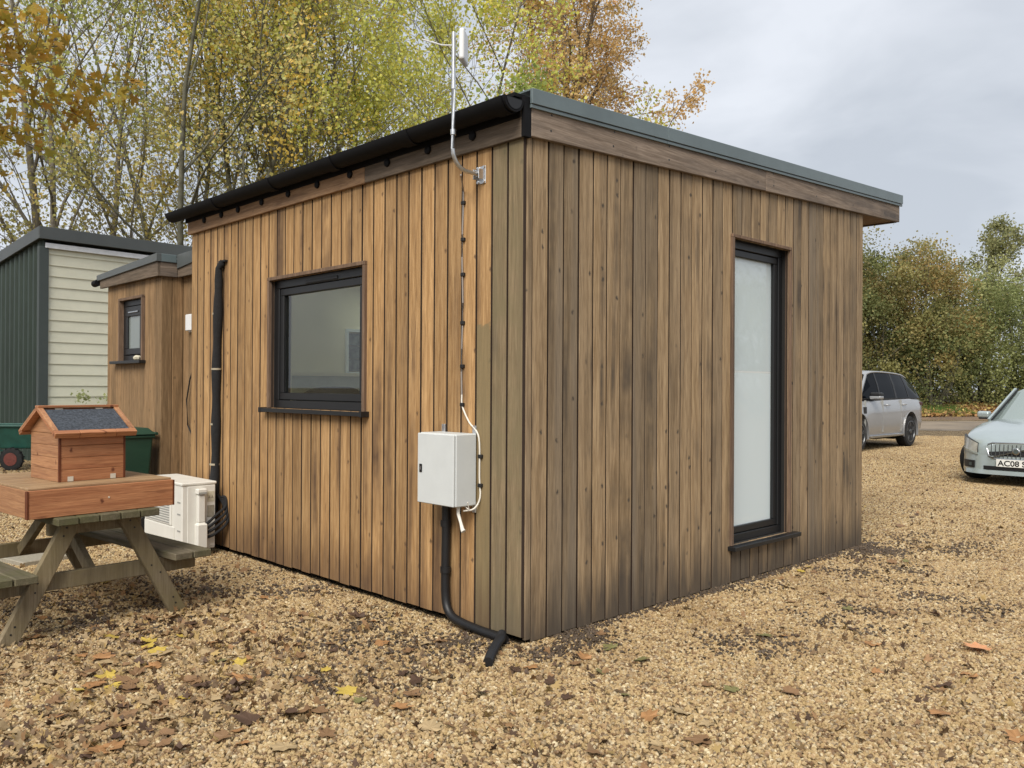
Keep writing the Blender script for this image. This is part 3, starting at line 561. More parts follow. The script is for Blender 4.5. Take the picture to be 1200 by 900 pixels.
# insulated pipe run up the wall
ip = root('insulated_pipe', 'black foam insulated pipe strapped up the boards above the outdoor unit', 'pipe', (0, 0, 0))
pts = []; rad = []
for i, z in enumerate(np.linspace(2.46, .35, 22)):
    pts.append((-TH - .035, 3.70 + .006 * math.sin(z * 5) + .055 * (2.46 - z) / 2.1, float(z))); rad.append(.038 + .005 * math.sin(z * 13) - (.012 if i == 0 else 0))
MB().tube([(-TH - .02, 3.655, 2.53), (-TH - .025, 3.662, 2.50)] + pts, [.02, .03] + rad, 12).build('pipe', 'foam', ip, smooth=True)
box('hook', 'black_plastic', ip, -TH - .03, -TH, 3.60, 3.72, 2.515, 2.53)
for z in (2.06, 1.58, 1.1, .75): MB().lathe((-TH - .035, 3.705 + .055 * (2.46 - z) / 2.1, z), (0, 0, 1), [(0, .0445), (.016, .0445)], 12).build('strap', 'tie', ip, smooth=True)

# outdoor unit
ac = root('air_conditioner', 'cream white outdoor air conditioning unit standing against the timber wall', 'air conditioner', (-.40, 3.62, .0))
W, Dp, Ht, zb = .80, .29, .56, .055      # along y, along x
body = box('casing', 'ac_white', ac, 0, Dp, .0, W, zb, zb + Ht, bevel=.008)
box('lid', 'ac_white', ac, -.008, Dp + .008, -.008, W + .008, zb + Ht - .012, zb + Ht + .012, bevel=.006)
box('side_panel', 'ac_white', ac, .045, Dp - .005, -.007, .0, zb + .02, zb + Ht - .02, bevel=.003)
vc = MB().hexa([(.10, -.07, zb + .02), (.195, -.07, zb + .02), (.195, -.006, zb + .02), (.10, -.006, zb + .02), (.115, -.055, zb + .235), (.185, -.055, zb + .235), (.185, -.006, zb + .235), (.115, -.006, zb + .235)])
vc.box(.103, .192, -.073, -.006, zb + .02, zb + .225).box(.118, .182, -.05, -.006, zb + .235, zb + .47)
vc.build('valve_cover', 'ac_white', ac, bevel=.008)
box('handle_hood', 'ac_white', ac, .108, .192, -.062, -.006, zb + .472, zb + .52, bevel=.008)
box('handle_recess', 'ac_grey', ac, .116, .184, -.0635, -.06, zb + .474, zb + .492)
box('rating_label', 'label', ac, .215, .275, -.0095, -.0065, zb + .27, zb + .37); lb = box('warning_label', 'label_y', ac, .215, .275, -.0095, -.0065, zb + .40, zb + .49)
for dx in (.232, .258): MB().add([(dx - .011, -.0105, zb + .43), (dx + .011, -.0105, zb + .43), (dx, -.0105, zb + .455)], [(0, 1, 2)]).build('warning_mark', 'label', lb)
gf = box('grille_frame', 'ac_white', ac, -.012, 0, .20, W - .03, zb + .20, zb + Ht - .04, bevel=.004)
for k in range(14): box('grille_slat', 'ac_grey', gf, -.016, -.011, .23, W - .06, zb + .215 + k * .021, zb + .225 + k * .021)
box('front_panel', 'ac_white', ac, -.010, 0, .15, W - .02, zb + .01, zb + .19, bevel=.003)
for z in (.30, .40, .16): box('vent_slot', 'ac_grey', ac, -.003, .001, .03, .09, zb + z, zb + z + .012)
for yy in (.1, .62): box('foot', 'black_plastic', ac, -.02, Dp + .02, yy, yy + .08, 0, zb + .002)
for k in range(4):
    MB().tube([(.19, -.03, zb + .10 + .035 * k), (.26, -.06, zb + .13 + .05 * k), (.36, -.08 + .01 * k, zb + .22 + .045 * k), (.365, -.02, zb + .34 + .03 * k), (.352, .05, zb + .42), (.348, .11, zb + .46)], .012, 8, sub=5).build('refrigerant_pipe', 'foam', ac, smooth=True)

# ------------------------------------------------------------------ annex
ax_ = root('timber_annex', 'small timber clad annex with black window and grey roof edge beside the cabin', 'annex', (0, 5.05, 0))
aw = MB().box(.08, 2.2, .004, 1.46, .03, 2.6).box(.004, .0795, .004, .449, .03, 2.6).box(.004, .0795, 1.051, 1.46, .03, 2.6).box(.004, .0795, .4495, 1.0505, .03, 1.699).box(.004, .0795, .4495, 1.0505, 2.341, 2.6).build('wall', 'membrane', ax_)
def aboards():
    n = 11; w = 1.47 / n; h0, h1, z0, z1 = .45, 1.05, 1.69, 2.35
    for i in range(n):
        a0, a1 = i * w + .003, (i + 1) * w - .003
        if a1 <= h0 or a0 >= h1: seg = [(.03, 2.55)]
        else: seg = [(.03, z0), (z1, 2.55)]
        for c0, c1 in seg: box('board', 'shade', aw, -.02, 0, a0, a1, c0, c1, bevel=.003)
aboards()
# return wall and recessed link
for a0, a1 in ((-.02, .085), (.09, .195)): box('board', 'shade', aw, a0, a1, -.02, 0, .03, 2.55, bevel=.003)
lw = MB().box(.215, 1.5, -.70, -.004, .03, 2.6).build('wall', 'membrane', ax_)
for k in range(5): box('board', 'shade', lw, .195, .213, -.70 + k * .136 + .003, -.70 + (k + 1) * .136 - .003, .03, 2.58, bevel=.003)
# fascia and flashing stepping back
box('fascia', 'fascia_y_grey', ax_, -.075, -.045, -.05, 1.56, 2.515, 2.655, bevel=.003)
box('fascia', 'fascia_grey', ax_, -.044, .125, -.05, -.022, 2.517, 2.655, bevel=.003)
box('fascia', 'fascia_y_grey', ax_, .125, .155, -.72, -.0505, 2.517, 2.655, bevel=.003)
box('soffit', 'soffit', ax_, .156, .25, -.72, -.021, 2.545, 2.56)
def fl_y(x0, x1, y0, y1, za, zb_):  # flashing whose top falls along y
    return MB().hexa([(x0, y0, 2.657), (x1, y0, 2.657), (x1, y1, 2.60), (x0, y1, 2.60), (x0, y0, za), (x1, y0, za), (x1, y1, zb_), (x0, y1, zb_)]).build('flashing', 'flash_far', ax_, bevel=.003)
fl_y(-.092, -.04, -.066, 1.62, 2.735, 2.665); box('flashing', 'flash', ax_, -.0395, .11, -.066, -.03, 2.657, 2.735, bevel=.003); fl_y(.1105, .16, -.72, -.067, 2.755, 2.737)
m = MB().hexa([(-.03, -.02, 2.6), (2.2, -.02, 2.6), (2.2, 1.58, 2.56), (-.03, 1.58, 2.56), (-.03, -.02, 2.70), (2.2, -.02, 2.70), (2.2, 1.58, 2.63), (-.03, 1.58, 2.63)]).build('roof', 'roof', ax_)
box('roof', 'roof', ax_, .165, 1.5, -.70, -.021, 2.62, 2.72)
half_tube_g = MB().tube([(-.08, 1.60, 2.585), (-.08, 1.72, 2.58)], .038, 10).build('gutter_outlet', 'gutter', ax_, smooth=True)
h = (.45, 1.05, 1.70, 2.34)
m = MB(); f_ = .06
m.box(.005, .06, h[0], h[1], h[3] - f_, h[3]); m.box(.005, .06, h[0], h[1], h[2], h[2] + f_); m.box(.005, .06, h[0], h[0] + f_, h[2] + f_, h[3] - f_); m.box(.005, .06, h[1] - f_, h[1], h[2] + f_, h[3] - f_)
aw2 = m.build('window', 'anthracite', ax_, bevel=.004)
m = MB(); m.box(-.004, .05, .515, .99, 2.17, 2.275); m.box(-.004, .05, .515, .99, 1.765, 1.83); m.box(-.004, .05, .515, .585, 1.83, 2.17); m.box(-.004, .05, .92, .99, 1.83, 2.17); m.build('sash', 'anthracite', aw2, bevel=.004)
box('pane', 'frost_dim', aw2, .012, .02, .58, .925, 1.825, 2.175)
box('handle', 'chrome', aw2, -.016, -.005, .62, .88, 2.205, 2.222, bevel=.003)
box('trim', 'trim', aw2, -.045, .0, h[0] - .035, h[1] + .035, h[3] + .001, h[3] + .03, bevel=.002)
for yy in (h[0] - .035, h[1] + .004): box('trim', 'trim', aw2, -.045, .01, yy, yy + .031, h[2], h[3], bevel=.002)
box('sill', 'anthracite', aw2, -.09, .005, h[0] - .08, h[1] + .16, h[2] - .032, h[2] - .002, bevel=.003)
st = MB().lathe((-.055, .50 + 5.05, 1.70), (0, 0, 1), [(0, .03), (.012, .042), (.03, .045), (.05, .02)], 8).build('pebble', 'label_y'); tag(st, 'small tan stone sitting on the annex window sill', 'stone')
wl = root('wall_light', 'plain white box light on the recessed annex wall', 'wall light', (.195, 4.80, 1.98)); box('housing', 'white_plastic', wl, -.05, -.001, -.06, .06, 0, .16, bevel=.006); box('base_plate', 'white_plastic', wl, -.012, 0, -.07, .07, -.012, -.001, bevel=.003)
lc = MB().tube([(.185, 4.72, 1.66), (.17, 4.80, 1.50), (.165, 4.86, 1.30), (.17, 4.84, 1.05), (.18, 4.76, .95), (.185, 4.70, .97), (.185, 4.69, 1.5)], .007, 7).build('loose_cable', 'black_plastic', smooth=True); tag(lc, 'thin black cable looping down the recessed annex wall', 'cable')

# ------------------------------------------------------------------ metal clad building
mbd = root('metal_clad_building', 'dark green metal sided building with cream lap boarded end wall', 'building', (1.235, 13.766, 0), R(5.3))
BW, BL = 4.2, 4.6
core = MB().box(.12, BW, .12, BL, 0, 3.75).build('wall', 'metal_dark', mbd)
zr = lambda y: 4.334 - .138 * y
for k in range(20):
    z0_ = .2 + k * .203; z1_ = min(z0_ + .203, 3.95)
    if z0_ < 3.93: MB().hexa([(.17, .062, z0_), (BW, .062, z0_), (BW, .119, z0_), (.17, .119, z0_), (.17, .084, z1_ + .012), (BW, .084, z1_ + .012), (BW, .119, z1_ + .012), (.17, .119, z1_ + .012)]).build('lap_board', 'siding', core)
box('plinth', 'metal_dark', mbd, .17, BW, .075, .118, 0, .197)
box('corner_trim', 'metal_trim', mbd, .0, .168, .02, .118, 0, 3.98, bevel=.004)
box('light_strip', 'strip', mbd, .10, 2.9, .0, .05, 3.955, 4.05, bevel=.004)
# corrugated sheets on the side facing -X
sh_w = .92
for k in range(5):
    prof = []; ya = .0 + k * sh_w + .02; nr = 4
    for r_ in range(nr):
        b0 = ya + r_ * sh_w / nr; q = sh_w / nr
        prof += [(.085, b0), (.085, b0 + q * .45), (.045, b0 + q * .58), (.045, b0 + q * .87)]
    prof.append((.085, ya + sh_w - .001)); n = len(prof); vs = [(x, y, .0) for x, y in prof] + [(x, y, zr(y) - .10) for x, y in prof] + [(x + .012, y, .0) for x, y in prof] + [(x + .012, y, zr(y) - .10) for x, y in prof]
    fs = [(i, i + 1, n + i + 1, n + i) for i in range(n - 1)] + [(2 * n + i, 3 * n + i, 3 * n + i + 1, 2 * n + i + 1) for i in range(n - 1)]
    MB().add(vs, fs).build('cladding_sheet', 'metal_dark', core)
m = MB(); m.hexa([(-.03, -.06, zr(0) - .228), (BW + .1, -.06, zr(0) - .228), (BW + .1, -.03, zr(0) - .228), (-.03, -.03, zr(0) - .228), (-.03, -.06, zr(0)), (BW + .1, -.06, zr(0)), (BW + .1, -.03, zr(0)), (-.03, -.03, zr(0))]); m.build('flashing', 'flash_far', mbd, bevel=.006)
m = MB(); m.hexa([(-.03, -.0295, zr(0) - .226), (.0, -.0295, zr(0) - .226), (.0, BL, zr(BL) - .226), (-.03, BL, zr(BL) - .226), (-.03, -.0295, zr(0)), (.0, -.0295, zr(0)), (.0, BL, zr(BL)), (-.03, BL, zr(BL))]); m.build('flashing', 'flash_far', mbd, bevel=.006)
m = MB(); m.hexa([(.001, -.029, zr(0) - .2), (BW + .1, -.029, zr(0) - .2), (BW + .1, BL, zr(BL) - .2), (.001, BL, zr(BL) - .2), (.001, -.029, zr(0) - .02), (BW + .1, -.029, zr(0) - .02), (BW + .1, BL, zr(BL) - .02), (.001, BL, zr(BL) - .02)]); m.build('roof', 'flash_far', mbd)

# ------------------------------------------------------------------ picnic table
pt = root('picnic_table', 'weathered wooden picnic table with mossy planks and attached benches', 'picnic table', (-1.60, 1.97, 0), R(5))
YA, YB = -.17, 1.50
for k in range(5): box('top_plank', 'bench', pt, -.295 + k * .119, -.295 + k * .119 + .113, YA + rng.uniform(-.008, .008), YB, .655, .699, bevel=.005)
for sgn in (-1, 1):
    for k in range(2):
        a = sgn * (.395 + k * .125); b = sgn * (.395 + k * .125 + .118); box('bench_plank', 'bench', pt, a, b, YA + rng.uniform(-.01, .01), YB, .358, .402, bevel=.005)
for fy in (0.0, 1.30):
    for sgn in (-1, 1):
        lx0, lx1 = sgn * .50, sgn * .155; wv = .055
        # leg as a slanted plank cut level top and bottom
        MB().hexa([(lx0 - wv, fy - .022, 0), (lx0 + wv, fy - .022, 0), (lx0 + wv, fy + .022, 0), (lx0 - wv, fy + .022, 0), (lx1 - wv, fy - .022, .654), (lx1 + wv, fy - .022, .654), (lx1 + wv, fy + .022, .654), (lx1 - wv, fy + .022, .654)]).build('leg', 'bench_leg', pt, bevel=.004)
        for t_ in (.10, .16, .42, .50, .88, .95):
            xx = lx0 + (lx1 - lx0) * t_ + rng.uniform(-.02, .02)
            if fy == 0: MB().lathe((xx, fy - .0215, .654 * t_), (0, -1, 0), [(0, .006), (.002, .006)], 7).build('bolt', 'black_plastic', pt)
    o1 = fy + (.024 if fy == 0 else -.068)
    box('cross_beam', 'bench_leg', pt, -.63, .63, o1, o1 + .044, .262, .357, bevel=.004)
    box('top_cleat', 'bench_leg', pt, -.27, .27, o1, o1 + .044, .575, .654, bevel=.004)
MB().bar((.0, .07, .30), (.0, .55, .63), .07, .04, (1, 0, 0)).build('brace', 'bench_leg', pt, bevel=.003)
MB().bar((.0, 1.22, .30), (.0, .75, .63), .07, .04, (1, 0, 0)).build('brace', 'bench_leg', pt, bevel=.003)
sl = MB().box(-.26, .26, -.2, .2, 0, .045).build('paving_slab', 'label', None, bevel=.006); sl.location = (-1.25, 4.35, .0); sl.rotation_euler = (0, 0, R(12)); tag(sl, 'pale flat paving slab lying on gravel behind the picnic table', 'slab')

# ------------------------------------------------------------------ nest box on the table
hb = root('nest_box', 'orange stained wooden nest box with felt roof standing on the picnic table', 'nest box', (-1.60, 1.86, .701), R(5))
tr = box('tray_front', 'hutch', hb, -.415, .415, 0, .02, .0, .158, bevel=.003)
MB().lathe((0.02, -.0005, .085), (0, -1, 0), [(0, .006), (.003, .005)], 8).build('screw', 'brass', tr); box('edge_post', 'hutch_dark', hb, -.424, -.4155, -.002, .03, .0, .156); box('edge_post', 'hutch_dark', hb, .4155, .423, -.002, .03, .0, .156)
box('tray_side', 'hutch_y', hb, -.414, -.395, .021, 1.0, 0, .157, bevel=.003); box('tray_side', 'hutch_y', hb, .395, .414, .021, 1.0, 0, .157, bevel=.003); box('tray_back', 'hutch', hb, -.394, .394, .98, 1.0, 0, .157, bevel=.003)
for k in range(7): box('deck_board', 'hutch_top', hb, -.413, .413, .022 + k * .14, .022 + k * .14 + .137, .1575, .170, bevel=.002)
hx0, hx1, hy0, hy1, hz0, hze, hzr = -.175, .215, .22, .66, .171, .455, .585
hcy = (hy0 + hy1) / 2
for k in range(4):
    c0 = hz0 + k * .071; c1 = c0 + .0695
    box('wall_plank', 'hutch', hb, hx0 + .006, hx1 - .006, hy0, hy0 + .013, c0, c1, bevel=.002); box('wall_plank', 'hutch', hb, hx0 + .006, hx1 - .006, hy1 - .013, hy1, c0, c1, bevel=.002)
    box('wall_plank', 'hutch_y', hb, hx0, hx0 + .013, hy0 + .014, hy1 - .014, c0, c1, bevel=.002); box('wall_plank', 'hutch_y', hb, hx1 - .013, hx1, hy0 + .014, hy1 - .014, c0, c1, bevel=.002)
for xx in (hx0 - .001, hx1 - .012): box('corner_strip', 'hutch_dark', hb, xx, xx + .013, hy0 - .003, hy0 + .012, hz0, hze, bevel=.001)
for xx in (hx0, hx1 - .013):   # gable planks
    for k in range(2):
        za, zb2 = hze + k * .062 + .001, hze + (k + 1) * .062; wa = (hzr - za) / (hzr - hze) * .22 ; wb = max(.004, (hzr - zb2) / (hzr - hze) * .22)
        MB().hexa([(xx, hcy - wa, za), (xx + .013, hcy - wa, za), (xx + .013, hcy + wa, za), (xx, hcy + wa, za), (xx, hcy - wb, zb2), (xx + .013, hcy - wb, zb2), (xx + .013, hcy + wb, zb2), (xx, hcy + wb, zb2)]).build('gable_plank', 'hutch_y', hb, bevel=.001)
rx0, rx1 = hx0 - .045, hx1 + .045
for sgn in (-1, 1):
    ye = hcy - sgn * .275 if False else hcy + sgn * .275; ze = .452; zr_ = .603
    def rp(x, t, lift): # point on roof slope, t 0 ridge .. 1 eave
        y = hcy + sgn * .275 * t; z = zr_ + (ze - zr_) * t; nx_ = Vector((0, sgn * (zr_ - ze), .275)).normalized(); return (x, y + nx_.y * lift, z + nx_.z * lift)
    def slab(xa, xb, ta, tb, l0, l1): return MB().hexa([rp(xa, ta, l0), rp(xb, ta, l0), rp(xb, tb, l0), rp(xa, tb, l0), rp(xa, ta, l1), rp(xb, ta, l1), rp(xb, tb, l1), rp(xa, tb, l1)])
    pn = slab(rx0, rx1, .0, 1.0, -.012, 0).build('roof_panel', 'hutch', hb)
    slab(rx0 + .03, rx1 - .03, .08, .90, .0005, .004).build('felt', 'felt', pn)
    slab(rx0, rx0 + .03, .0, .90, .0005, .014).build('batten', 'hutch_y', pn, bevel=.002); slab(rx1 - .03, rx1, .0, .90, .0005, .014).build('batten', 'hutch_y', pn, bevel=.002)
    for a, b in ((rx0, rx0 + .14), (rx0 + .142, rx1 - .125), (rx1 - .123, rx1)): slab(a, b, .905, 1.02, -.02, .014).build('batten', 'hutch', pn, bevel=.002)
    if sgn == -1:
        for xx in (-.10, .14): slab(xx - .022, xx + .022, .03, .085, .0045, .007).build('hinge', 'brass', pn)
MB().bar((rx0, hcy - .002, .612), (rx1, hcy - .002, .612), .05, .014).build('ridge_board', 'hutch', hb, bevel=.002)
for xx in (-.11, .14): box('latch', 'brass', hb, xx - .016, xx + .016, hy0 - .004, hy0 - .001, hz0 + .002, hz0 + .03)
MB().hexa([(.4155, .28, .105), (.50, .30, .075), (.50, .62, .075), (.4155, .62, .105), (.4155, .28, .118), (.50, .30, .085), (.50, .62, .085), (.4155, .62, .118)]).build('side_ledge', 'hutch_dark', hb)

# ------------------------------------------------------------------ wheelie bin
bn = root('wheelie_bin', 'dark green wheelie bin against the annex wall', 'bin', (-.36, 5.22, 0))
m = MB(); m.hexa([(-.19, -.20, .05), (.19, -.20, .05), (.19, .20, .05), (-.19, .20, .05), (-.25, -.25, .95), (.25, -.25, .95), (.25, .25, .95), (-.25, .25, .95)]); m.build('body', 'bin', bn, bevel=.02, seg=2)
box('rim', 'bin', bn, -.265, .265, -.265, .265, .93, .965, bevel=.01); m = MB(); m.hexa([(-.27, -.28, .967), (.27, -.28, .967), (.27, .28, .967), (-.27, .28, .967), (-.21, -.22, 1.03), (.21, -.22, 1.03), (.21, .22, 1.03), (-.21, .22, 1.03)]); m.build('lid', 'bin', bn, bevel=.012, seg=2)
MB().tube([(.30, -.2, .97), (.30, .2, .97)], .015).build('handle', 'bin', bn)
for yy in (-.24, .24): MB().lathe((.2, yy - .025, .10), (0, 1, 0), [(0, .09), (.01, .10), (.04, .10), (.05, .09)], 16).build('wheel', 'rubber', bn, smooth=True)

# ------------------------------------------------------------------ wheelbarrow
wb_ = root('wheelbarrow', 'green wheelbarrow with red rimmed wheel parked beside the metal building', 'wheelbarrow', (.72, 12.85, 0), R(-44))
m = MB(); m.hexa([(-.30, -.22, .36), (.42, -.22, .36), (.42, .22, .36), (-.30, .22, .36), (-.62, -.34, .74), (.62, -.34, .74), (.62, .34, .74), (-.62, .34, .74)]); m.build('tray', 'barrow', wb_, bevel=.02, seg=2)
MB().tube([(-.63, -.35, .745), (.63, -.35, .745), (.63, .35, .745), (-.63, .35, .745), (-.63, -.35, .745)], .018, 8).build('tray_rim', 'barrow', wb_)
wh = MB().lathe((.02, -.30, .19), (0, 1, 0), [(-.04, .11), (-.045, .15), (-.03, .19), (.03, .19), (.045, .15), (.04, .11)], 22).build('wheel', 'rubber', wb_, smooth=True)
MB().lathe((.02, -.30, .19), (0, 1, 0), [(-.05, .02), (-.046, .11), (.046, .11), (.05, .02)], 18).build('rim', 'rust', wh, smooth=True)
for k in range(14): a = k * 2 * math.pi / 14; MB().box(-.008, .008, -.046, .046, .182, .198).build('tread', 'rubber', wh).rotation_euler = (0, 0, 0)
for o in [q for q in bpy.data.objects if q.name.startswith('tread')]:
    i = int(o.name.split('.')[1]) if '.' in o.name else 0; o.location = (.02, -.30, .19); o.rotation_euler = (0, i * 2 * math.pi / 14, 0)
for yy in (-.2, .2): MB().tube([(.02, yy * .3, .19), (-.3, yy, .36), (-1.0, yy * 1.4, .62)], .016).build('handle', 'barrow', wb_); MB().tube([(-.35, yy, .36), (-.45, yy * 1.2, .02)], .014).build('leg', 'barrow', wb_)

# ------------------------------------------------------------------ cars
def cut(obj, cutters):
    for c in cutters:
        md = obj.modifiers.new('b', 'BOOLEAN'); md.operation = 'DIFFERENCE'; md.object = c; md.solver = 'EXACT'
    dg = bpy.context.evaluated_depsgraph_get(); me = bpy.data.meshes.new_from_object(obj.evaluated_get(dg))
    obj.modifiers.clear(); obj.data = me
    me.polygons.foreach_set('use_smooth', [True] * len(me.polygons)); me.set_sharp_from_angle(angle=R(32))
    for c in cutters: bpy.data.objects.remove(c, do_unlink=True)
def loft(name, mat, parent, stations, half):
    """half(x-station) -> list of (y,z) from bottom centre round to top centre; mirrored"""
    m = MB(); vs = []; n = None
    for s_ in stations:
        h_ = half(s_); ring = [(y, z) for y, z in h_] + [(-y, z) for y, z in reversed(h_[1:-1])]; n = len(ring); vs += [(s_[0], y, z) for y, z in ring]
    fs = []
    for i in range(len(stations) - 1):
        for k in range(n): fs.append((i * n + k, i * n + (k + 1) % n, (i + 1) * n + (k + 1) % n, (i + 1) * n + k))
    fs += [tuple(range(n - 1, -1, -1)), tuple(range((len(stations) - 1) * n, len(stations) * n))]
    return m.add(vs, fs).build(name, mat, parent, smooth=True)
def body_half(s_):
    x, zb, zt, w = s_; h = zt - zb
    return [(0, zb), (w * .86, zb), (w * .965, zb + .10 * h), (w * .985, zb + .22 * h), (w, zb + .40 * h), (w * .992, zb + .52 * h), (w * 1.0, zb + .66 * h), (w * .985, zb + .84 * h), (w * .955, zb + .95 * h), (w * .90, zt), (w * .5, zt + .018), (0, zt + .025)]
def wheel(parent, x, y, r, wdt, side, spokes=5, mat='alloy'):
    w = MB().lathe((x, y, r), (0, side, 0), [(-wdt / 2, r * .64), (-wdt / 2, r * .9), (-wdt * .38, r * .985), (-wdt * .1, r), (wdt * .1, r), (wdt * .38, r * .985), (wdt / 2, r * .9), (wdt / 2 + .004, r * .70), (wdt / 2 - .01, r * .66)], 30).build('wheel', 'rubber', parent, smooth=True)
    MB().lathe((x, y, r), (0, side, 0), [(-wdt * .3, r * .6), (wdt * .28, r * .62), (wdt * .30, r * .05)], 24).build('rim_barrel', 'black_plastic', w, smooth=True)
    MB().lathe((x, y + side * (wdt / 2 - .002), r), (0, side, 0), [(-.012, r * .66), (.006, r * .69), (.008, r * .64), (-.012, r * .62)], 30).build('rim', mat, w, smooth=True)
    for k in range(spokes):
        for d in (-.11, .11):
            a = 2 * math.pi * k / spokes + .3; c0 = Vector((x + math.cos(a + d * .5) * r * .12, y + side * (wdt * .40), r + math.sin(a + d * .5) * r * .12)); c1 = Vector((x + math.cos(a + d) * r * .65, y + side * (wdt * .46), r + math.sin(a + d) * r * .65))
            MB().bar(c0, c1, r * .075, .02, (0, side, 0)).build('spoke', mat, w, bevel=.004)
    MB().lathe((x, y + side * wdt * .36, r), (0, side, 0), [(0, r * .17), (.04, r * .15), (.045, r * .05)], 14).build('hub_cap', mat, w, smooth=True)
    return w
def greenhouse(parent, stations, roofmat, glassmat_, screen_from, screenmat):
    """stations: (x, belt z, roof z, belt half width, roof half width) from rear to front"""
    g = MB(); sc = MB(); r = MB(); pts = []
    for x, zb, zt, wb, wr in stations: pts.append([(x, wb, zb), (x, wb + (wr - wb) * .5 + .012, zb + (zt - zb) * .5), (x, wr, zt - .055), (x, wr * .88, zt - .015), (x, wr * .45, zt + .012), (x, 0, zt + .018)])
    for i in range(len(pts) - 1):
        tgt = sc if i >= screen_from else g
        for sgn in (1, -1):
            A = [(x, y * sgn, z) for x, y, z in pts[i]]; B = [(x, y * sgn, z) for x, y, z in pts[i + 1]]
            for k in range(5):
                (tgt if (k < 2 or i >= screen_from or i == 0) else r).add([A[k], B[k], B[k + 1], A[k + 1]], [(0, 1, 2, 3)])
    for mb_, nm, mt in ((g, 'side_glass', glassmat_), (sc, 'windscreen', screenmat), (r, 'roof', roofmat)):
        o = mb_.build(nm, mt, parent); bm = bmesh.new(); bm.from_mesh(o.data); bmesh.ops.remove_doubles(bm, verts=bm.verts, dist=.001); bm.to_mesh(o.data); bm.free()
        o.data.polygons.foreach_set('use_smooth', [True] * len(o.data.polygons)); o.data.set_sharp_from_angle(angle=R(40))
    return pts
def pillar(parent, pts, xa, xb, w, mat, side=None):
    """strip lying on the side glass from belt at xa to roof at xb"""
    def at(x, k):
        for i in range(len(pts) - 1):
            x0, x1 = pts[i][k][0], pts[i + 1][k][0]
            if x0 <= x <= x1 or i == len(pts) - 2:
                t = (x - x0) / (x1 - x0); return Vector(pts[i][k]).lerp(Vector(pts[i + 1][k]), t)
    for sgn in (1, -1):
        m = MB(); q = [at(xa, 0), at((xa + xb) / 2, 1), at(xb, 2)]; q = [Vector((p.x, (p.y + .006) * sgn, p.z)) for p in q]
        for a, b in ((q[0], q[1]), (q[1], q[2])):
            d = Vector((w / 2, 0, 0)); o_ = Vector((0, .012 * sgn, 0)); m.hexa([a - d - o_, a + d - o_, a + d, a - d, b - d - o_, b + d - o_, b + d, b - d])
        m.build('pillar', mat, parent)

# silver SUV, nose towards -X
suv = root('silver_suv', 'silver sport utility car with tinted rear windows parked beyond the cabin', 'car', (17.15, 5.88, 0), R(180))
st_ = [(-2.40, .60, .96, .78), (-2.37, .46, 1.05, .88), (-2.25, .36, 1.09, .945), (-2.0, .31, 1.11, .975), (-1.45, .28, 1.12, .985), (-.8, .27, 1.115, .975), (0, .27, 1.10, .975), (.9, .27, 1.075, .98), (1.45, .28, 1.05, .985), (1.9, .30, 1.02, .96), (2.2, .32, .98, .90), (2.36, .40, .90, .80), (2.40, .52, .82, .68)]
bd = loft('body', 'silver', suv, st_, body_half)
cs = []
for x in (-1.45, 1.48):
    for sgn in (1, -1): cs.append(MB().lathe((x, sgn * .70, .385), (0, sgn, 0), [(0, .44), (.40, .44)], 32).build('cutter', 'black_plastic', suv))
cut(bd, cs)
for x in (-1.45, 1.48): MB().box(x - .46, x + .46, -.74, .74, .20, .80).build('wheel_well', 'black_plastic', suv)
for sgn in (1, -1):
    for x in (-1.45, 1.48):
        wheel(suv, x, sgn * .845, .385, .26, sgn)
        m = MB(); n = 20; vs = []; fs = []
        for k in range(n + 1):
            a = -.25 + (math.pi + .5) * k / n
            for rr, dy in ((.438, .0), (.452, .0), (.452, -.03), (.438, -.05)): vs.append((x + rr * math.cos(a), sgn * (.992 + dy), .385 + rr * math.sin(a)))
        for k in range(n): b = k * 4; fs += [(b + j, b + (j + 1) % 4, b + 4 + (j + 1) % 4, b + 4 + j) for j in range(4)]
        m.add(vs, fs).build('arch_lip', 'silver', suv, smooth=True)
gh = [(-2.32, 1.10, 1.16, .86, .82), (-2.14, 1.10, 1.62, .885, .68), (-1.5, 1.12, 1.75, .90, .685), (-.6, 1.115, 1.785, .905, .69), (.15, 1.10, 1.785, .905, .69), (.55, 1.09, 1.72, .90, .68), (1.38, 1.06, 1.09, .88, .80)]
ghp = greenhouse(suv, gh, 'silver', 'carglass', 5, 'carglass')
pillar(suv, ghp, .22, .12, .07, 'black_plastic'); pillar(suv, ghp, -.72, -.80, .10, 'black_plastic'); pillar(suv, ghp, -1.52, -1.50, .05, 'black_plastic')
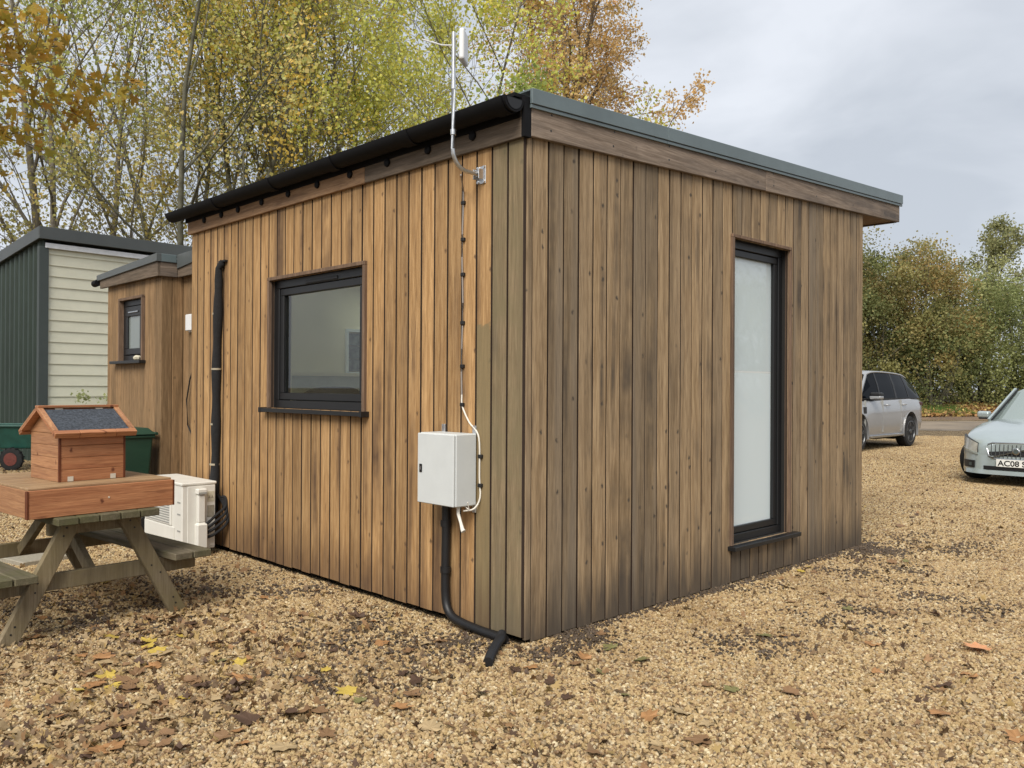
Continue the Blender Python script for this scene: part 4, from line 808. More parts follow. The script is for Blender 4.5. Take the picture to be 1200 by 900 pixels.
for sgn in (1, -1):
    MB().bar((1.36, sgn * .885, 1.08), (.56, sgn * .695, 1.68), .05, .06).build('pillar', 'silver', suv)
    MB().tube([(-1.9, sgn * .655, 1.615), (-1.5, sgn * .675, 1.70), (-.6, sgn * .69, 1.745), (.2, sgn * .69, 1.745), (.58, sgn * .68, 1.68)], .022, 8, sub=4).build('roof_rail', 'silver', suv, smooth=True)
    MB().box(-2.22, 1.36, sgn * .895, sgn * .915, 1.10, 1.122).build('window_seal', 'black_plastic', suv)
    mr = MB().box(.72, .92, sgn * .93, sgn * 1.20, 1.10, 1.19).build('mirror', 'silver', suv, bevel=.035, seg=3); MB().box(.715, .915, sgn * .935, sgn * 1.195, 1.125, 1.265).build('mirror_cap', 'black_plastic', mr, bevel=.04, seg=3)
    for x in (-.02, -1.02): MB().tube([(x - .10, sgn * .975, .98), (x - .08, sgn * 1.008, .982), (x + .08, sgn * 1.008, .985), (x + .10, sgn * .975, .985)], .014, 8).build('door_handle', 'silver', suv, smooth=True)
    MB().box(-.98, 1.0, sgn * .955, sgn * .992, .30, .36).build('sill_strip', 'chrome', suv, bevel=.01)
    for x in (-.86, .22, 1.18): MB().box(x - .003, x + .003, sgn * .93, sgn * .9775, .42, 1.08).build('door_seam', 'ac_grey', suv)
    MB().box(-2.30, -2.12, sgn * .86, sgn * .952, .95, 1.03).build('tail_lamp', 'lamp_red', suv, bevel=.015, seg=2); MB().box(1.16, 1.30, sgn * .965, sgn * .99, .82, .95).build('side_vent', 'black_plastic', suv, bevel=.005)
MB().box(-2.30, -.5, -.5, .5, .2, .32).build('underbody', 'black_plastic', suv)

for ch_ in suv.children:      # tall body over the wheels
    if not ch_.name.startswith('wheel'):
        for o_ in [ch_] + list(ch_.children):
            for v in o_.data.vertices: v.co.z = v.co.z if v.co.z < .45 else (.45 + (v.co.z - .45) * 1.15 if v.co.z < 1.1 else 1.1975 + (v.co.z - 1.1) * 1.0)
# pale silver estate car, nose towards -X
vo = root('silver_estate_car', 'pale silver blue estate car with chrome grille facing the gravel yard', 'car', (13.08, .41, 0), R(180))
def vhalf(s_):
    x, zb, zt, w = s_; h = zt - zb
    return [(0, zb), (w * .84, zb), (w * .94, zb + .08 * h), (w * .985, zb + .25 * h), (w, zb + .45 * h), (w * 1.0, zb + .60 * h), (w * .975, zb + .80 * h), (w * .93, zb + .93 * h), (w * .84, zt), (w * .62, zt + .035), (w * .5, zt + .03), (w * .25, zt + .04), (0, zt + .045)]
sv = [(-2.40, .30, .85, .78), (-2.2, .22, .95, .88), (-1.5, .2, .96, .93), (0, .19, .94, .93), (.9, .19, .93, .93), (1.35, .19, .895, .925), (1.7, .19, .83, .905), (1.95, .19, .775, .865), (2.14, .19, .72, .79), (2.27, .195, .675, .68), (2.35, .20, .64, .56), (2.40, .22, .60, .42)]
vb = loft('body', 'silver_blue', vo, sv, vhalf)
cs = [MB().lathe((x, sgn * .66, .325), (0, sgn, 0), [(0, .365), (.40, .365)], 32).build('cutter', 'black_plastic', vo) for x in (-1.35, 1.42) for sgn in (1, -1)]
cut(vb, cs)
for x in (-1.35, 1.42): MB().box(x - .40, x + .40, -.68, .68, .16, .70).build('wheel_well', 'black_plastic', vo)
for sgn in (1, -1):
    for x in (-1.35, 1.42):
        w_ = wheel(vo, x, sgn * .81, .325, .215, sgn, 7)
        if x > 0: c_ = Matrix.Translation((x, sgn * .81, .325)); w_.matrix_local = c_ @ Matrix.Rotation(R(-24), 4, 'Z') @ c_.inverted()
gv = [(-2.33, .93, .98, .80, .74), (-2.05, .95, 1.36, .83, .60), (-1.3, .95, 1.46, .85, .63), (-.4, .94, 1.49, .855, .645), (.0, .935, 1.465, .85, .635), (.84, .905, .94, .83, .74)]
gvp = greenhouse(vo, gv, 'silver_blue', 'carglass', 4, 'screen')
for sgn in (1, -1):
    MB().bar((.85, sgn * .83, .93), (.02, sgn * .655, 1.445), .038, .06).build('pillar', 'silver_blue', vo)
    MB().bar((.86, sgn * .79, .935), (.03, sgn * .615, 1.455), .012, .03).build('screen_seal', 'black_plastic', vo)
    mr = MB().box(.45, .60, sgn * .90, sgn * 1.10, .955, 1.075).build('mirror', 'silver_blue', vo, bevel=.04, seg=3); MB().box(.44, .61, sgn * .90, sgn * 1.07, .94, .965).build('mirror_base', 'black_plastic', mr, bevel=.01)
def nose(y): # plan curve of the nose, matching the loft
    a = abs(y); xs = [(0, 2.405), (.40, 2.40), (.55, 2.353), (.67, 2.275), (.78, 2.145), (.86, 1.96), (.905, 1.70)]
    for (a0, x0_), (a1, x1_) in zip(xs, xs[1:]):
        if a <= a1: return x0_ + (x1_ - x0_) * (a - a0) / (a1 - a0)
    return 1.6
def nose_patch(name, mat, parent, ya, yb, za, zb, off=.012, n=8, lean=0.0, za2=None, zb2=None, thick=.03):
    """patch wrapped round the nose between two y and two z; heights may change towards yb"""
    m = MB(); vs = []
    for i in range(n + 1):
        t = i / n; y = ya + (yb - ya) * t; z0 = za + ((za2 if za2 is not None else za) - za) * t; z1 = zb + ((zb2 if zb2 is not None else zb) - zb) * t; x = nose(y) + off
        vs += [(x, y, z0), (x - lean, y, z1), (x - lean - thick, y, z1), (x - thick, y, z0)]
    fs = []
    for i in range(n): b = i * 4; fs += [(b + j, b + (j + 1) % 4, b + 4 + (j + 1) % 4, b + 4 + j) for j in range(4)]
    return m.add(vs, fs + [(0, 1, 2, 3), (n * 4 + 3, n * 4 + 2, n * 4 + 1, n * 4)]).build(name, mat, parent, smooth=True)
bumper = nose_patch('bumper', 'silver_blue', vo, -.84, .84, .20, .45, .03, 24, .02, thick=.06)
nose_patch('lip', 'silver_blue', vo, -.80, .80, .175, .235, .05, 24, .015, thick=.05)
nose_patch('lower_intake', 'black_plastic', vo, -.44, .44, .242, .30, .036, 12, 0)
for sgn in (1, -1):
    nose_patch('fog_recess', 'black_plastic', vo, sgn * .58, sgn * .80, .255, .365, .038, 6, .0); fr_ = nose_patch('fog_lamp', 'metal_trim', vo, sgn * .63, sgn * .68, .285, .33, .040, 4, .0)
    nose_patch('headlamp_surround', 'black_plastic', vo, sgn * .535, sgn * .85, .475, .632, .013, 8, .03, .545, .742, .09)
    nose_patch('headlamp', 'lamp_glass', vo, sgn * .545, sgn * .845, .485, .625, .018, 8, .03, .555, .735, .10)
    nose_patch('headlamp_trim', 'silver_blue', vo, sgn * .53, sgn * .85, .455, .485, .026, 8, .0, .53, .555, .08)
gm = MB(); nose_patch('grille', 'black_plastic', vo, -.37, .37, .425, .63, .012, 14, .03, thick=.03); gr = bpy.data.objects['grille']
for k in range(-6, 7): yy = k * .056; MB().bar((nose(yy) + .022, yy, .43), (nose(yy) - .008, yy, .625), .012, .012, (0, 1, 0)).build('grille_bar', 'chrome', gr)
MB().tube([(nose(y_) + .018 - (.03 if z_ > .5 else 0), y_, z_) for y_, z_ in ((-.30, .415), (-.37, .45), (-.40, .56), (-.385, .625), (-.33, .645), (0, .652), (.33, .645), (.385, .625), (.40, .56), (.37, .45), (.30, .415), (0, .41), (-.30, .415))], .011, 8).build('grille_surround', 'chrome', gr, smooth=True)
MB().bar((2.432, -.33, .43), (2.405, .33, .625), .012, .026, (1, 0, 0)).build('diagonal_bar', 'chrome', gr)
em = MB().lathe((2.425, 0, .53), (1, 0, 0), [(0, .050), (.012, .050), (.016, .044)], 22).build('emblem', 'chrome', vo, smooth=True); MB().lathe((2.4415, 0, .53), (1, 0, 0), [(0, .034), (.002, .034)], 20).build('emblem_disc', 'metal_trim', em); MB().tube([(2.437, .03, .565), (2.437, .062, .60)], .006, 6).build('emblem_arrow', 'chrome', em)
pl = MB().box(2.445, 2.453, -.26, .26, .297, .408).build('number_plate', 'plate', vo, bevel=.002)
tcu = bpy.data.curves.new('txt', 'FONT'); tcu.body = 'AC08 S'; tcu.size = .112; tcu.align_x = 'LEFT'; tcu.extrude = .0012; tcu.offset = .0022; tcu.space_character = 1.0
to = bpy.data.objects.new('txt', tcu); col.objects.link(to); dg = bpy.context.evaluated_depsgraph_get(); tme = bpy.data.meshes.new_from_object(to.evaluated_get(dg)); bpy.data.objects.remove(to, do_unlink=True)
tme.materials.clear(); tme.materials.append(M['black_paint']); xs_ = [v.co.x for v in tme.vertices]; wtx = max(xs_) - min(xs_)
for v in tme.vertices: x_, y_, z_ = v.co; v.co = (2.4545 + z_, -.24 + (x_ - min(xs_)) / wtx * .375, .313 + y_ * 1.0)
lt = bpy.data.objects.new('plate_lettering', tme); col.objects.link(lt); lt.parent = pl

# ------------------------------------------------------------------ trees
def fast_mesh(name, co, quads, mat, parent=None, tint=None, per=None, smooth=False):
    """co (n,3), quads (m,k) index array"""
    me = bpy.data.meshes.new(name); n = len(co); k = quads.shape[1]; me.vertices.add(n); me.vertices.foreach_set('co', np.asarray(co, np.float32).ravel())
    me.loops.add(quads.size); me.loops.foreach_set('vertex_index', quads.astype(np.int32).ravel()); me.polygons.add(len(quads)); me.polygons.foreach_set('loop_start', np.arange(0, quads.size, k, dtype=np.int32))
    me.update(calc_edges=True)
    if tint is not None:
        a = me.attributes.new('tint', 'FLOAT_COLOR', 'POINT'); c = np.ones((n, 4), np.float32); c[:, :3] = tint; a.data.foreach_set('color', c.ravel())
    if smooth: me.polygons.foreach_set('use_smooth', np.ones(len(quads), bool))
    me.materials.append(M[mat]); o = bpy.data.objects.new(name, me); col.objects.link(o); o.parent = parent; return o
def leaf_cloud(centres, tints, size, nr, shape='diamond', flat=0.0, up=None):
    """one folded leaf per centre, random attitude"""
    n = len(centres); d = nr.normal(size=(n, 3)); d[:, 2] = d[:, 2] * (1 - flat) - .25; d /= np.linalg.norm(d, axis=1)[:, None] + 1e-9
    r = nr.normal(size=(n, 3)); s = np.cross(d, r); s /= np.linalg.norm(s, axis=1)[:, None] + 1e-9; nn = np.cross(s, d)
    L_ = (size * nr.uniform(.6, 1.25, n))[:, None]; Wd = L_ * nr.uniform(.38, .55, n)[:, None]
    if shape == 'diamond':
        v = np.stack([centres - d * L_ * .5, centres + s * Wd + nn * L_ * .10, centres + d * L_ * .5, centres - s * Wd + nn * L_ * .10], 1); q = np.arange(n * 4).reshape(n, 4)
        return v.reshape(-1, 3), q, np.repeat(tints, 4, 0)
    # lobed (maple-like) : two quads per lobe pair -> 5 pointed outline as 5 quads round the centre
    ang = [(-2.3, .42), (-1.65, .62), (-1.2, .30), (-.85, .75), (-.4, .38), (0, .62), (.4, .38), (.85, .75), (1.2, .30), (1.65, .62), (2.3, .42), (math.pi, .18)]
    k = len(ang); vs = np.zeros((n, k + 1, 3)); vs[:, 0] = centres - nn * L_ * .06
    for i, (a, r_) in enumerate(ang): vs[:, i + 1] = centres + (d * math.cos(a) + s * math.sin(a)) * L_ * r_ * .8 + nn * L_ * .05 * math.sin(3 * a)
    base = (np.arange(n) * (k + 1))[:, None]; tri = np.array([(0, i + 1, (i + 1) % k + 1) for i in range(k)]).reshape(1, -1); q = (base + tri).reshape(-1, 3)
    return vs.reshape(-1, 3), q, np.repeat(tints, k + 1, 0)
def tubes(polys, nside):
    co = []; qs = []; off = 0
    for pts, rad in polys:
        pts = np.asarray(pts); m = len(pts); t = np.gradient(pts, axis=0); t /= np.linalg.norm(t, axis=1)[:, None] + 1e-9
        ref = np.array([.31, .52, .17]) if abs(t[0][2]) > .6 else np.array([0, 0, 1.0]); a = np.cross(t, ref); a /= np.linalg.norm(a, axis=1)[:, None] + 1e-9; b = np.cross(t, a)
        th = np.arange(nside) * 2 * math.pi / nside; ring = pts[:, None, :] + (a[:, None, :] * np.cos(th)[None, :, None] + b[:, None, :] * np.sin(th)[None, :, None]) * np.asarray(rad)[:, None, None]
        co.append(ring.reshape(-1, 3)); i = np.arange(m - 1)[:, None] * nside; k = np.arange(nside)[None, :]; k2 = (k + 1) % nside
        qs.append((np.stack([i + k, i + k2, i + nside + k2, i + nside + k], -1) + off).reshape(-1, 4)); off += m * nside
    return np.concatenate(co), np.concatenate(qs)
def grow(nr, p, d, length, r0, level, P, out, tips):
    nseg = 9 if level == 0 else (7 if level == 1 else 5); pts = [p.copy()]; rad = [r0]; step = length / nseg; dirs = [d.copy()]
    for i in range(nseg):
        d = d + nr.normal(size=3) * P['wig'] * (0.5 if level == 0 else 1.0) + np.array([0, 0, P['up'][level]]); d /= np.linalg.norm(d); p = p + d * step; pts.append(p.copy()); dirs.append(d.copy())
        rad.append(max(P['rmin'], r0 * (1 - (i + 1) / nseg * P['taper'])))
    out[min(level, 3)].append((pts, rad))
    if level == P['levels']: tips.append((np.array(pts), level)); return
    nc = P['n'][level]
    for c in range(nc):
        t = P['start'][level] + (1 - P['start'][level]) * (c + nr.uniform(.1, .9)) / nc; j = min(int(t * nseg), nseg - 1); f_ = t * nseg - j; q = pts[j] * (1 - f_) + pts[j + 1] * f_; dd = dirs[j]
        ang = P['ang'][level] * nr.uniform(.7, 1.25); az = nr.uniform(0, 2 * math.pi); a = np.cross(dd, [0.3, .2, 1.0]); a /= np.linalg.norm(a) + 1e-9; b = np.cross(dd, a)
        nd = dd * math.cos(ang) + (a * math.cos(az) + b * math.sin(az)) * math.sin(ang)
        grow(nr, q, nd, length * P['ratio'][level] * nr.uniform(.75, 1.2) * (1.15 - .55 * t), max(P['rmin'], rad[j] * P['rr'][level]), level + 1, P, out, tips)
def tree(name, label, loc, h, seed, pal, bark='bark', stems=1, lean=(0, 0), leaf=.13, nleaf=18, spread=.35, shape='diamond', group=None, cat='tree', P=None, jit=.22, barefrac=0.0, stemang=.18, tone=1.0, rad=1.0):
    nr = np.random.default_rng(seed)
    Q = dict(levels=3, n=[9, 7, 6], start=[.28, .22, .15], ang=[.62, .62, .7], ratio=[.46, .48, .5], rr=[.5, .5, .55], up=[.02, .05, .03, -.02], wig=.10, taper=.82, rmin=.006)
    if P: Q.update(P)
    rt_ = root(name, label, cat, (loc[0], loc[1], 0), 0, group); out = {0: [], 1: [], 2: [], 3: []}; tips = []
    for s_ in range(stems):
        az = 2 * math.pi * s_ / stems + nr.uniform(0, 1); k = stemang if stems > 1 else 0.0
        d = np.array([lean[0] + math.cos(az) * k, lean[1] + math.sin(az) * k, 1.0]); d /= np.linalg.norm(d)
        grow(nr, np.array([math.cos(az) * .12 * (stems > 1), math.sin(az) * .12 * (stems > 1), -.05]), d, h * nr.uniform(.9, 1.05), .0105 * h * (1.0 if stems == 1 else .72) * rad + .025, 0, Q, out, tips)
    c0, q0 = tubes(out[0] + out[1], 7); fast_mesh('trunk', c0, q0, bark, rt_, smooth=True)
    c1, q1 = tubes(out[2], 4); c2, q2 = tubes(out[3], 3)
    if len(c2): co = np.concatenate([c1, c2]); qq = np.concatenate([q1, np.concatenate([q2]) + len(c1)])
    else: co, qq = c1, q1
    fast_mesh('branches', co, qq, bark, rt_, smooth=True)['kind'] = 'stuff'
    cen = []; tin = []; pal = np.array(pal, float)
    zmax = max(t[0][:, 2].max() for t in tips)
    for pts, lv in tips:
        if nr.random() < barefrac * (0.4 + pts[-1, 2] / zmax): continue
        n = max(1, int(nleaf * nr.uniform(.5, 1.5))); u = nr.uniform(.15, 1.0, n) * (len(pts) - 1); i = np.minimum(u.astype(int), len(pts) - 2); f_ = (u - i)[:, None]
        c = pts[i] * (1 - f_) + pts[i + 1] * f_ + nr.normal(size=(n, 3)) * jit; cen.append(c); w = nr.dirichlet(np.ones(len(pal)) * .6); base = w @ pal
        mix_ = pal[nr.integers(0, len(pal), n)] * .35 + base * .65; tin.append(mix_ * nr.uniform(.78, 1.2, (n, 1)) * tone)
    cen = np.concatenate(cen); tin = np.clip(np.concatenate(tin), 0, 1); v, q, tt = leaf_cloud(cen, tin, leaf, nr, shape)
    fast_mesh('crown', v, q, 'leaf', rt_, tint=tt); return rt_
OLIVE = [(0.5, 0.5, 0.163), (0.6, 0.525, 0.188), (0.4, 0.425, 0.15), (0.675, 0.5, 0.175), (0.45, 0.5, 0.2)]
YELG = [(0.558, 0.576, 0.131), (0.707, 0.65, 0.158), (0.446, 0.521, 0.131), (0.8, 0.689, 0.167)]
GOLD = [(0.724, 0.483, 0.097), (0.612, 0.483, 0.129), (0.483, 0.435, 0.113), (0.8, 0.547, 0.113)]
ORNG = [(0.82, 0.6, 0.3), (0.78, 0.52, 0.22), (0.84, 0.66, 0.36), (0.72, 0.46, 0.18)]
MAPL = [(0.572, 0.33, 0.055), (0.506, 0.396, 0.055), (0.374, 0.374, 0.066), (0.308, 0.165, 0.044), (0.66, 0.44, 0.077), (0.506, 0.22, 0.044), (0.44, 0.418, 0.077)]
G = 'trees behind the buildings'
tree('sycamore_tree', 'leaning slim tree with sparse olive leaves behind the metal building', (4.15, 22.8), 15, 11, OLIVE + [(.30, .30, .10)], lean=(-.16, .05), nleaf=20, group=G, leaf=.105, barefrac=.42, tone=1.3, rad=.85)
tree('sycamore_tree', 'forked grey tree rising over the cream boarded building', (4.45, 21.2), 14, 12, [(.38, .42, .14), (.28, .32, .10), (.46, .44, .14)], stems=2, lean=(-.03, .05), nleaf=20, group=G, leaf=.105, barefrac=.42, tone=1.3, rad=.9)
tree('field_maple', 'many stemmed dark olive tree between the annex and the cabin roof', (6.35, 19.6), 15, 13, OLIVE + [(.62, .36, .14)], bark='bark_dark', stems=4, nleaf=24, group=G, leaf=.10, barefrac=.55, stemang=.3, rad=.8, tone=1.3, P=dict(n=[8, 6, 6]))
tree('ash_sapling', 'thin bare stemmed sapling showing over the cabin roof', (8.2, 18.9), 13, 14, [(.34, .33, .12), (.44, .38, .13)], nleaf=10, group=G, leaf=.11, barefrac=.5, rad=.4, P=dict(n=[8, 5, 4], ang=[.45, .6, .7], ratio=[.35, .45, .5]))
tree('ash_tree', 'golden leaved tree with ivy dark twin trunks over the roof', (9.2, 19.4), 16, 15, GOLD, bark='bark_dark', stems=3, nleaf=28, group=G, leaf=.10, barefrac=.45, rad=.8, tone=1.2, stemang=.14, P=dict(ang=[.5, .6, .7]))
tree('lime_tree', 'yellow green tree with dense small leaves behind the roof', (11.2, 19.0), 15, 16, YELG, stems=3, nleaf=34, group=G, leaf=.10, barefrac=.25, tone=1.2, rad=.7, stemang=.2, P=dict(n=[10, 7, 6]))
tree('lime_tree', 'broad bright yellow green tree behind the antenna mast', (12.3, 16.9), 13.5, 57, YELG + [(.36, .44, .14)], stems=3, nleaf=40, group=G, leaf=.095, barefrac=.12, tone=1.2, rad=.6, stemang=.25, P=dict(n=[10, 7, 6]))
tree('field_maple', 'low green leaved tree peeping over the roof corner', (12.4, 12.6), 6.6, 18, [(.38, .46, .16), (.44, .48, .15), (.32, .41, .13)], stems=3, nleaf=34, group=G, leaf=.11, stemang=.3)
tree('hazel_tree', 'low olive brown leaved hazel behind the cream boarded building', (5.6, 21.4), 8.6, 61, [(.34, .30, .11), (.44, .36, .13), (.30, .31, .12)], stems=4, nleaf=15, group=G, leaf=.10, barefrac=.35, tone=1.2, stemang=.3, rad=.6, P=dict(start=[.15, .2, .15], n=[8, 6, 5]))
tree('hazel_tree', 'low yellowing hazel behind the far end of the cabin roof', (8.7, 20.4), 8.4, 62, [(.48, .42, .14), (.40, .38, .13), (.56, .42, .14)], stems=4, nleaf=15, group=G, leaf=.10, barefrac=.35, tone=1.2, stemang=.3, rad=.6, P=dict(start=[.15, .2, .15], n=[8, 6, 5]))
BP = dict(n=[15, 7, 6], ang=[.55, .6, .6], ratio=[.25, .55, .6], up=[.02, .06, -.06, -.22], wig=.12)
tree('silver_birch', 'tall orange autumn birch with hanging twigs behind the cabin', (14.97, 13.68), 16, 19, ORNG, bark='bark_birch', nleaf=26, group=G, leaf=.08, barefrac=.12, tone=1.1, P=BP, jit=.12, lean=(.03, -.03))
tree('silver_birch', 'second orange birch leaning beside the taller one', (14.76, 15.27), 16, 20, ORNG + [(.42, .34, .10)], bark='bark_birch', nleaf=26, group=G, leaf=.08, barefrac=.12, tone=1.1, P=BP, jit=.12, stems=2, stemang=.1)
tree('silver_birch', 'small copper birch bush just above the flashing of the roof', (16.3, 11.0), 8.8, 21, ORNG, bark='bark_birch', nleaf=24, group=G, leaf=.085, P=dict(BP, n=[11, 6, 5]), jit=.12, barefrac=.05, lean=(.06, -.06))
tree('norway_maple', 'large maple with gold and russet lobed leaves overhanging beside the metal building', (-2.98, 11.22), 9.4, 22, MAPL, nleaf=15, leaf=.16, shape='maple', spread=.5, P=dict(n=[13, 7, 5], start=[.38, .3, .2], ang=[1.0, .6, .7], ratio=[.44, .5, .5]), jit=.16, stems=1, cat='tree', lean=(.27, -.26))
tree('sycamore_tree', 'olive leaved tree standing left of the metal building', (-6.0, 16.4), 12, 23, OLIVE, nleaf=24, leaf=.15, group=G, barefrac=.3, stems=2)

# hedge and trees across the yard
def bush(name, label, loc, w, h, seed, pal, n=21000, leaf=.125, base=.0, droop=0.0, group='hedge and trees across the track', cat='hedge', tall=1.0, clump=80, bark='bark_dark', cr=.5):
    nr = np.random.default_rng(seed); rt_ = root(name, label, cat, (loc[0] + (1.9 if loc[0] > 20 else 0), loc[1] + (1.9 if loc[0] > 20 else 0), 0.55 if loc[0] > 20 else 0.02), 0, group); cl = []
    while len(cl) < clump:
        p = nr.uniform(-1, 1, 3); r = np.linalg.norm(p)
        if r > 1 or r < .45: continue
        cl.append(p)
    cl = np.array(cl); cl[:, 2] = (cl[:, 2] + 1) / 2; wz = 1 - .45 * cl[:, 2] ** 2
    cc = np.stack([cl[:, 0] * w * wz, cl[:, 1] * w * wz, base + cl[:, 2] * (h - base)], 1); cc += nr.normal(size=cc.shape) * .3; cs_ = nr.uniform(.55, 1.25, clump) * cr
    idx = nr.integers(0, clump, n); g = nr.normal(size=(n, 3)); c = cc[idx] + g * cs_[idx][:, None] * np.array([1, 1, .8]); c[:, 2] -= droop * np.abs(nr.normal(size=n)) * 1.2; c[:, 2] = np.maximum(c[:, 2], .05)
    pal = np.array(pal, float); ct = pal[nr.integers(0, len(pal), clump)] * .8 + pal.mean(0) * .2; ct *= nr.uniform(.7, 1.3, (clump, 1)); tin = ct[idx] * nr.uniform(.8, 1.2, (n, 1)); v, q, tt = leaf_cloud(c, np.clip(tin, 0, 1), leaf, nr); fast_mesh('crown', v, q, 'leaf', rt_, tint=tt)
    polys = []
    for k in range(14):
        e = cc[nr.integers(0, clump)]; s_ = np.array([nr.uniform(-.3, .3) * w * .4, nr.uniform(-.3, .3) * w * .4, -.3]); m_ = (s_ + e) / 2 + nr.normal(size=3) * .3; ts = np.linspace(0, 1, 7)[:, None]; polys.append(((1 - ts) ** 2 * s_ + 2 * ts * (1 - ts) * m_ + ts ** 2 * e, np.linspace(.10, .02, 7)))
    c_, q_ = tubes(polys, 5); fast_mesh('trunk', c_, q_, bark, rt_, smooth=True); return rt_
DKG = [(0.199, 0.227, 0.085), (0.266, 0.266, 0.095), (0.146, 0.186, 0.08), (0.346, 0.305, 0.119)]
RUS = [(0.33, 0.27, 0.11), (0.27, 0.26, 0.1), (0.38, 0.28, 0.11), (0.24, 0.24, 0.095)]
WIL = [(0.324, 0.351, 0.135), (0.405, 0.405, 0.176), (0.27, 0.31, 0.135)]
bush('field_hedge', 'dense dark olive hedge rising behind the silver car roof', (39.2, 15.4), 3.5, 8.3, 31, DKG + RUS[:2])
bush('field_hedge', 'tall dark green bush poking above the olive hedge', (42.8, 15.6), 2.8, 9.6, 32, DKG, tall=1.2)
bush('field_hedge', 'russet tinged hedge bush behind the back of the silver car', (41.2, 13.6), 3.1, 8.4, 33, RUS + DKG[:1], base=.9)
bush('field_hedge', 'orange brown topped hedge tree beside the russet bush', (43.4, 12.2), 2.7, 9.2, 34, [(.44, .31, .12), (.33, .28, .11), (.26, .26, .10)], base=1.2)
bush('field_hedge', 'low shadowy dark green bush at the foot of the orange hedge tree', (42.0, 11.5), 2.4, 5.2, 35, DKG, n=11000)
bush('field_hedge', 'grey green drooping willow bush near the pale car', (46.2, 10.4), 3.2, 8.0, 36, WIL, droop=.8)
bush('field_hedge', 'pale grey green willow bush furthest along the hedge behind the pale car', (47.0, 9.0), 3.5, 7.9, 37, WIL + DKG[:1], droop=.8)
bush('field_hedge', 'dark willow bush closing the hedge beyond the track end', (49.5, 5.8), 3.6, 8.0, 38, WIL + DKG[:1], droop=.6)
bush('field_hedge', 'olive hedge clump mirrored in the tall window glass', (31, -19), 4.0, 6.4, 41, DKG + WIL, n=9000)
bush('field_hedge', 'willow hedge clump beyond the mirrored olive clump', (37, -22.5), 4.2, 6.8, 42, WIL + DKG, n=9000)
tree('silver_birch', 'slender grey green birch standing above the hedge', (52.2, 13.2), 10.9, 39, [(.30, .31, .15), (.25, .27, .12), (.36, .34, .15)], bark='bark_birch', nleaf=22, leaf=.14, P=dict(BP, n=[13, 6, 5]), jit=.2, group='hedge and trees across the track')
bush('shrub', 'pale green variegated shrub against the cream boarded wall', (2.45, 13.1), .38, 1.35, 40, [(.42, .46, .22), (.30, .36, .14), (.55, .55, .34)], n=900, leaf=.07, clump=26, group=None, cat='shrub', cr=.12)

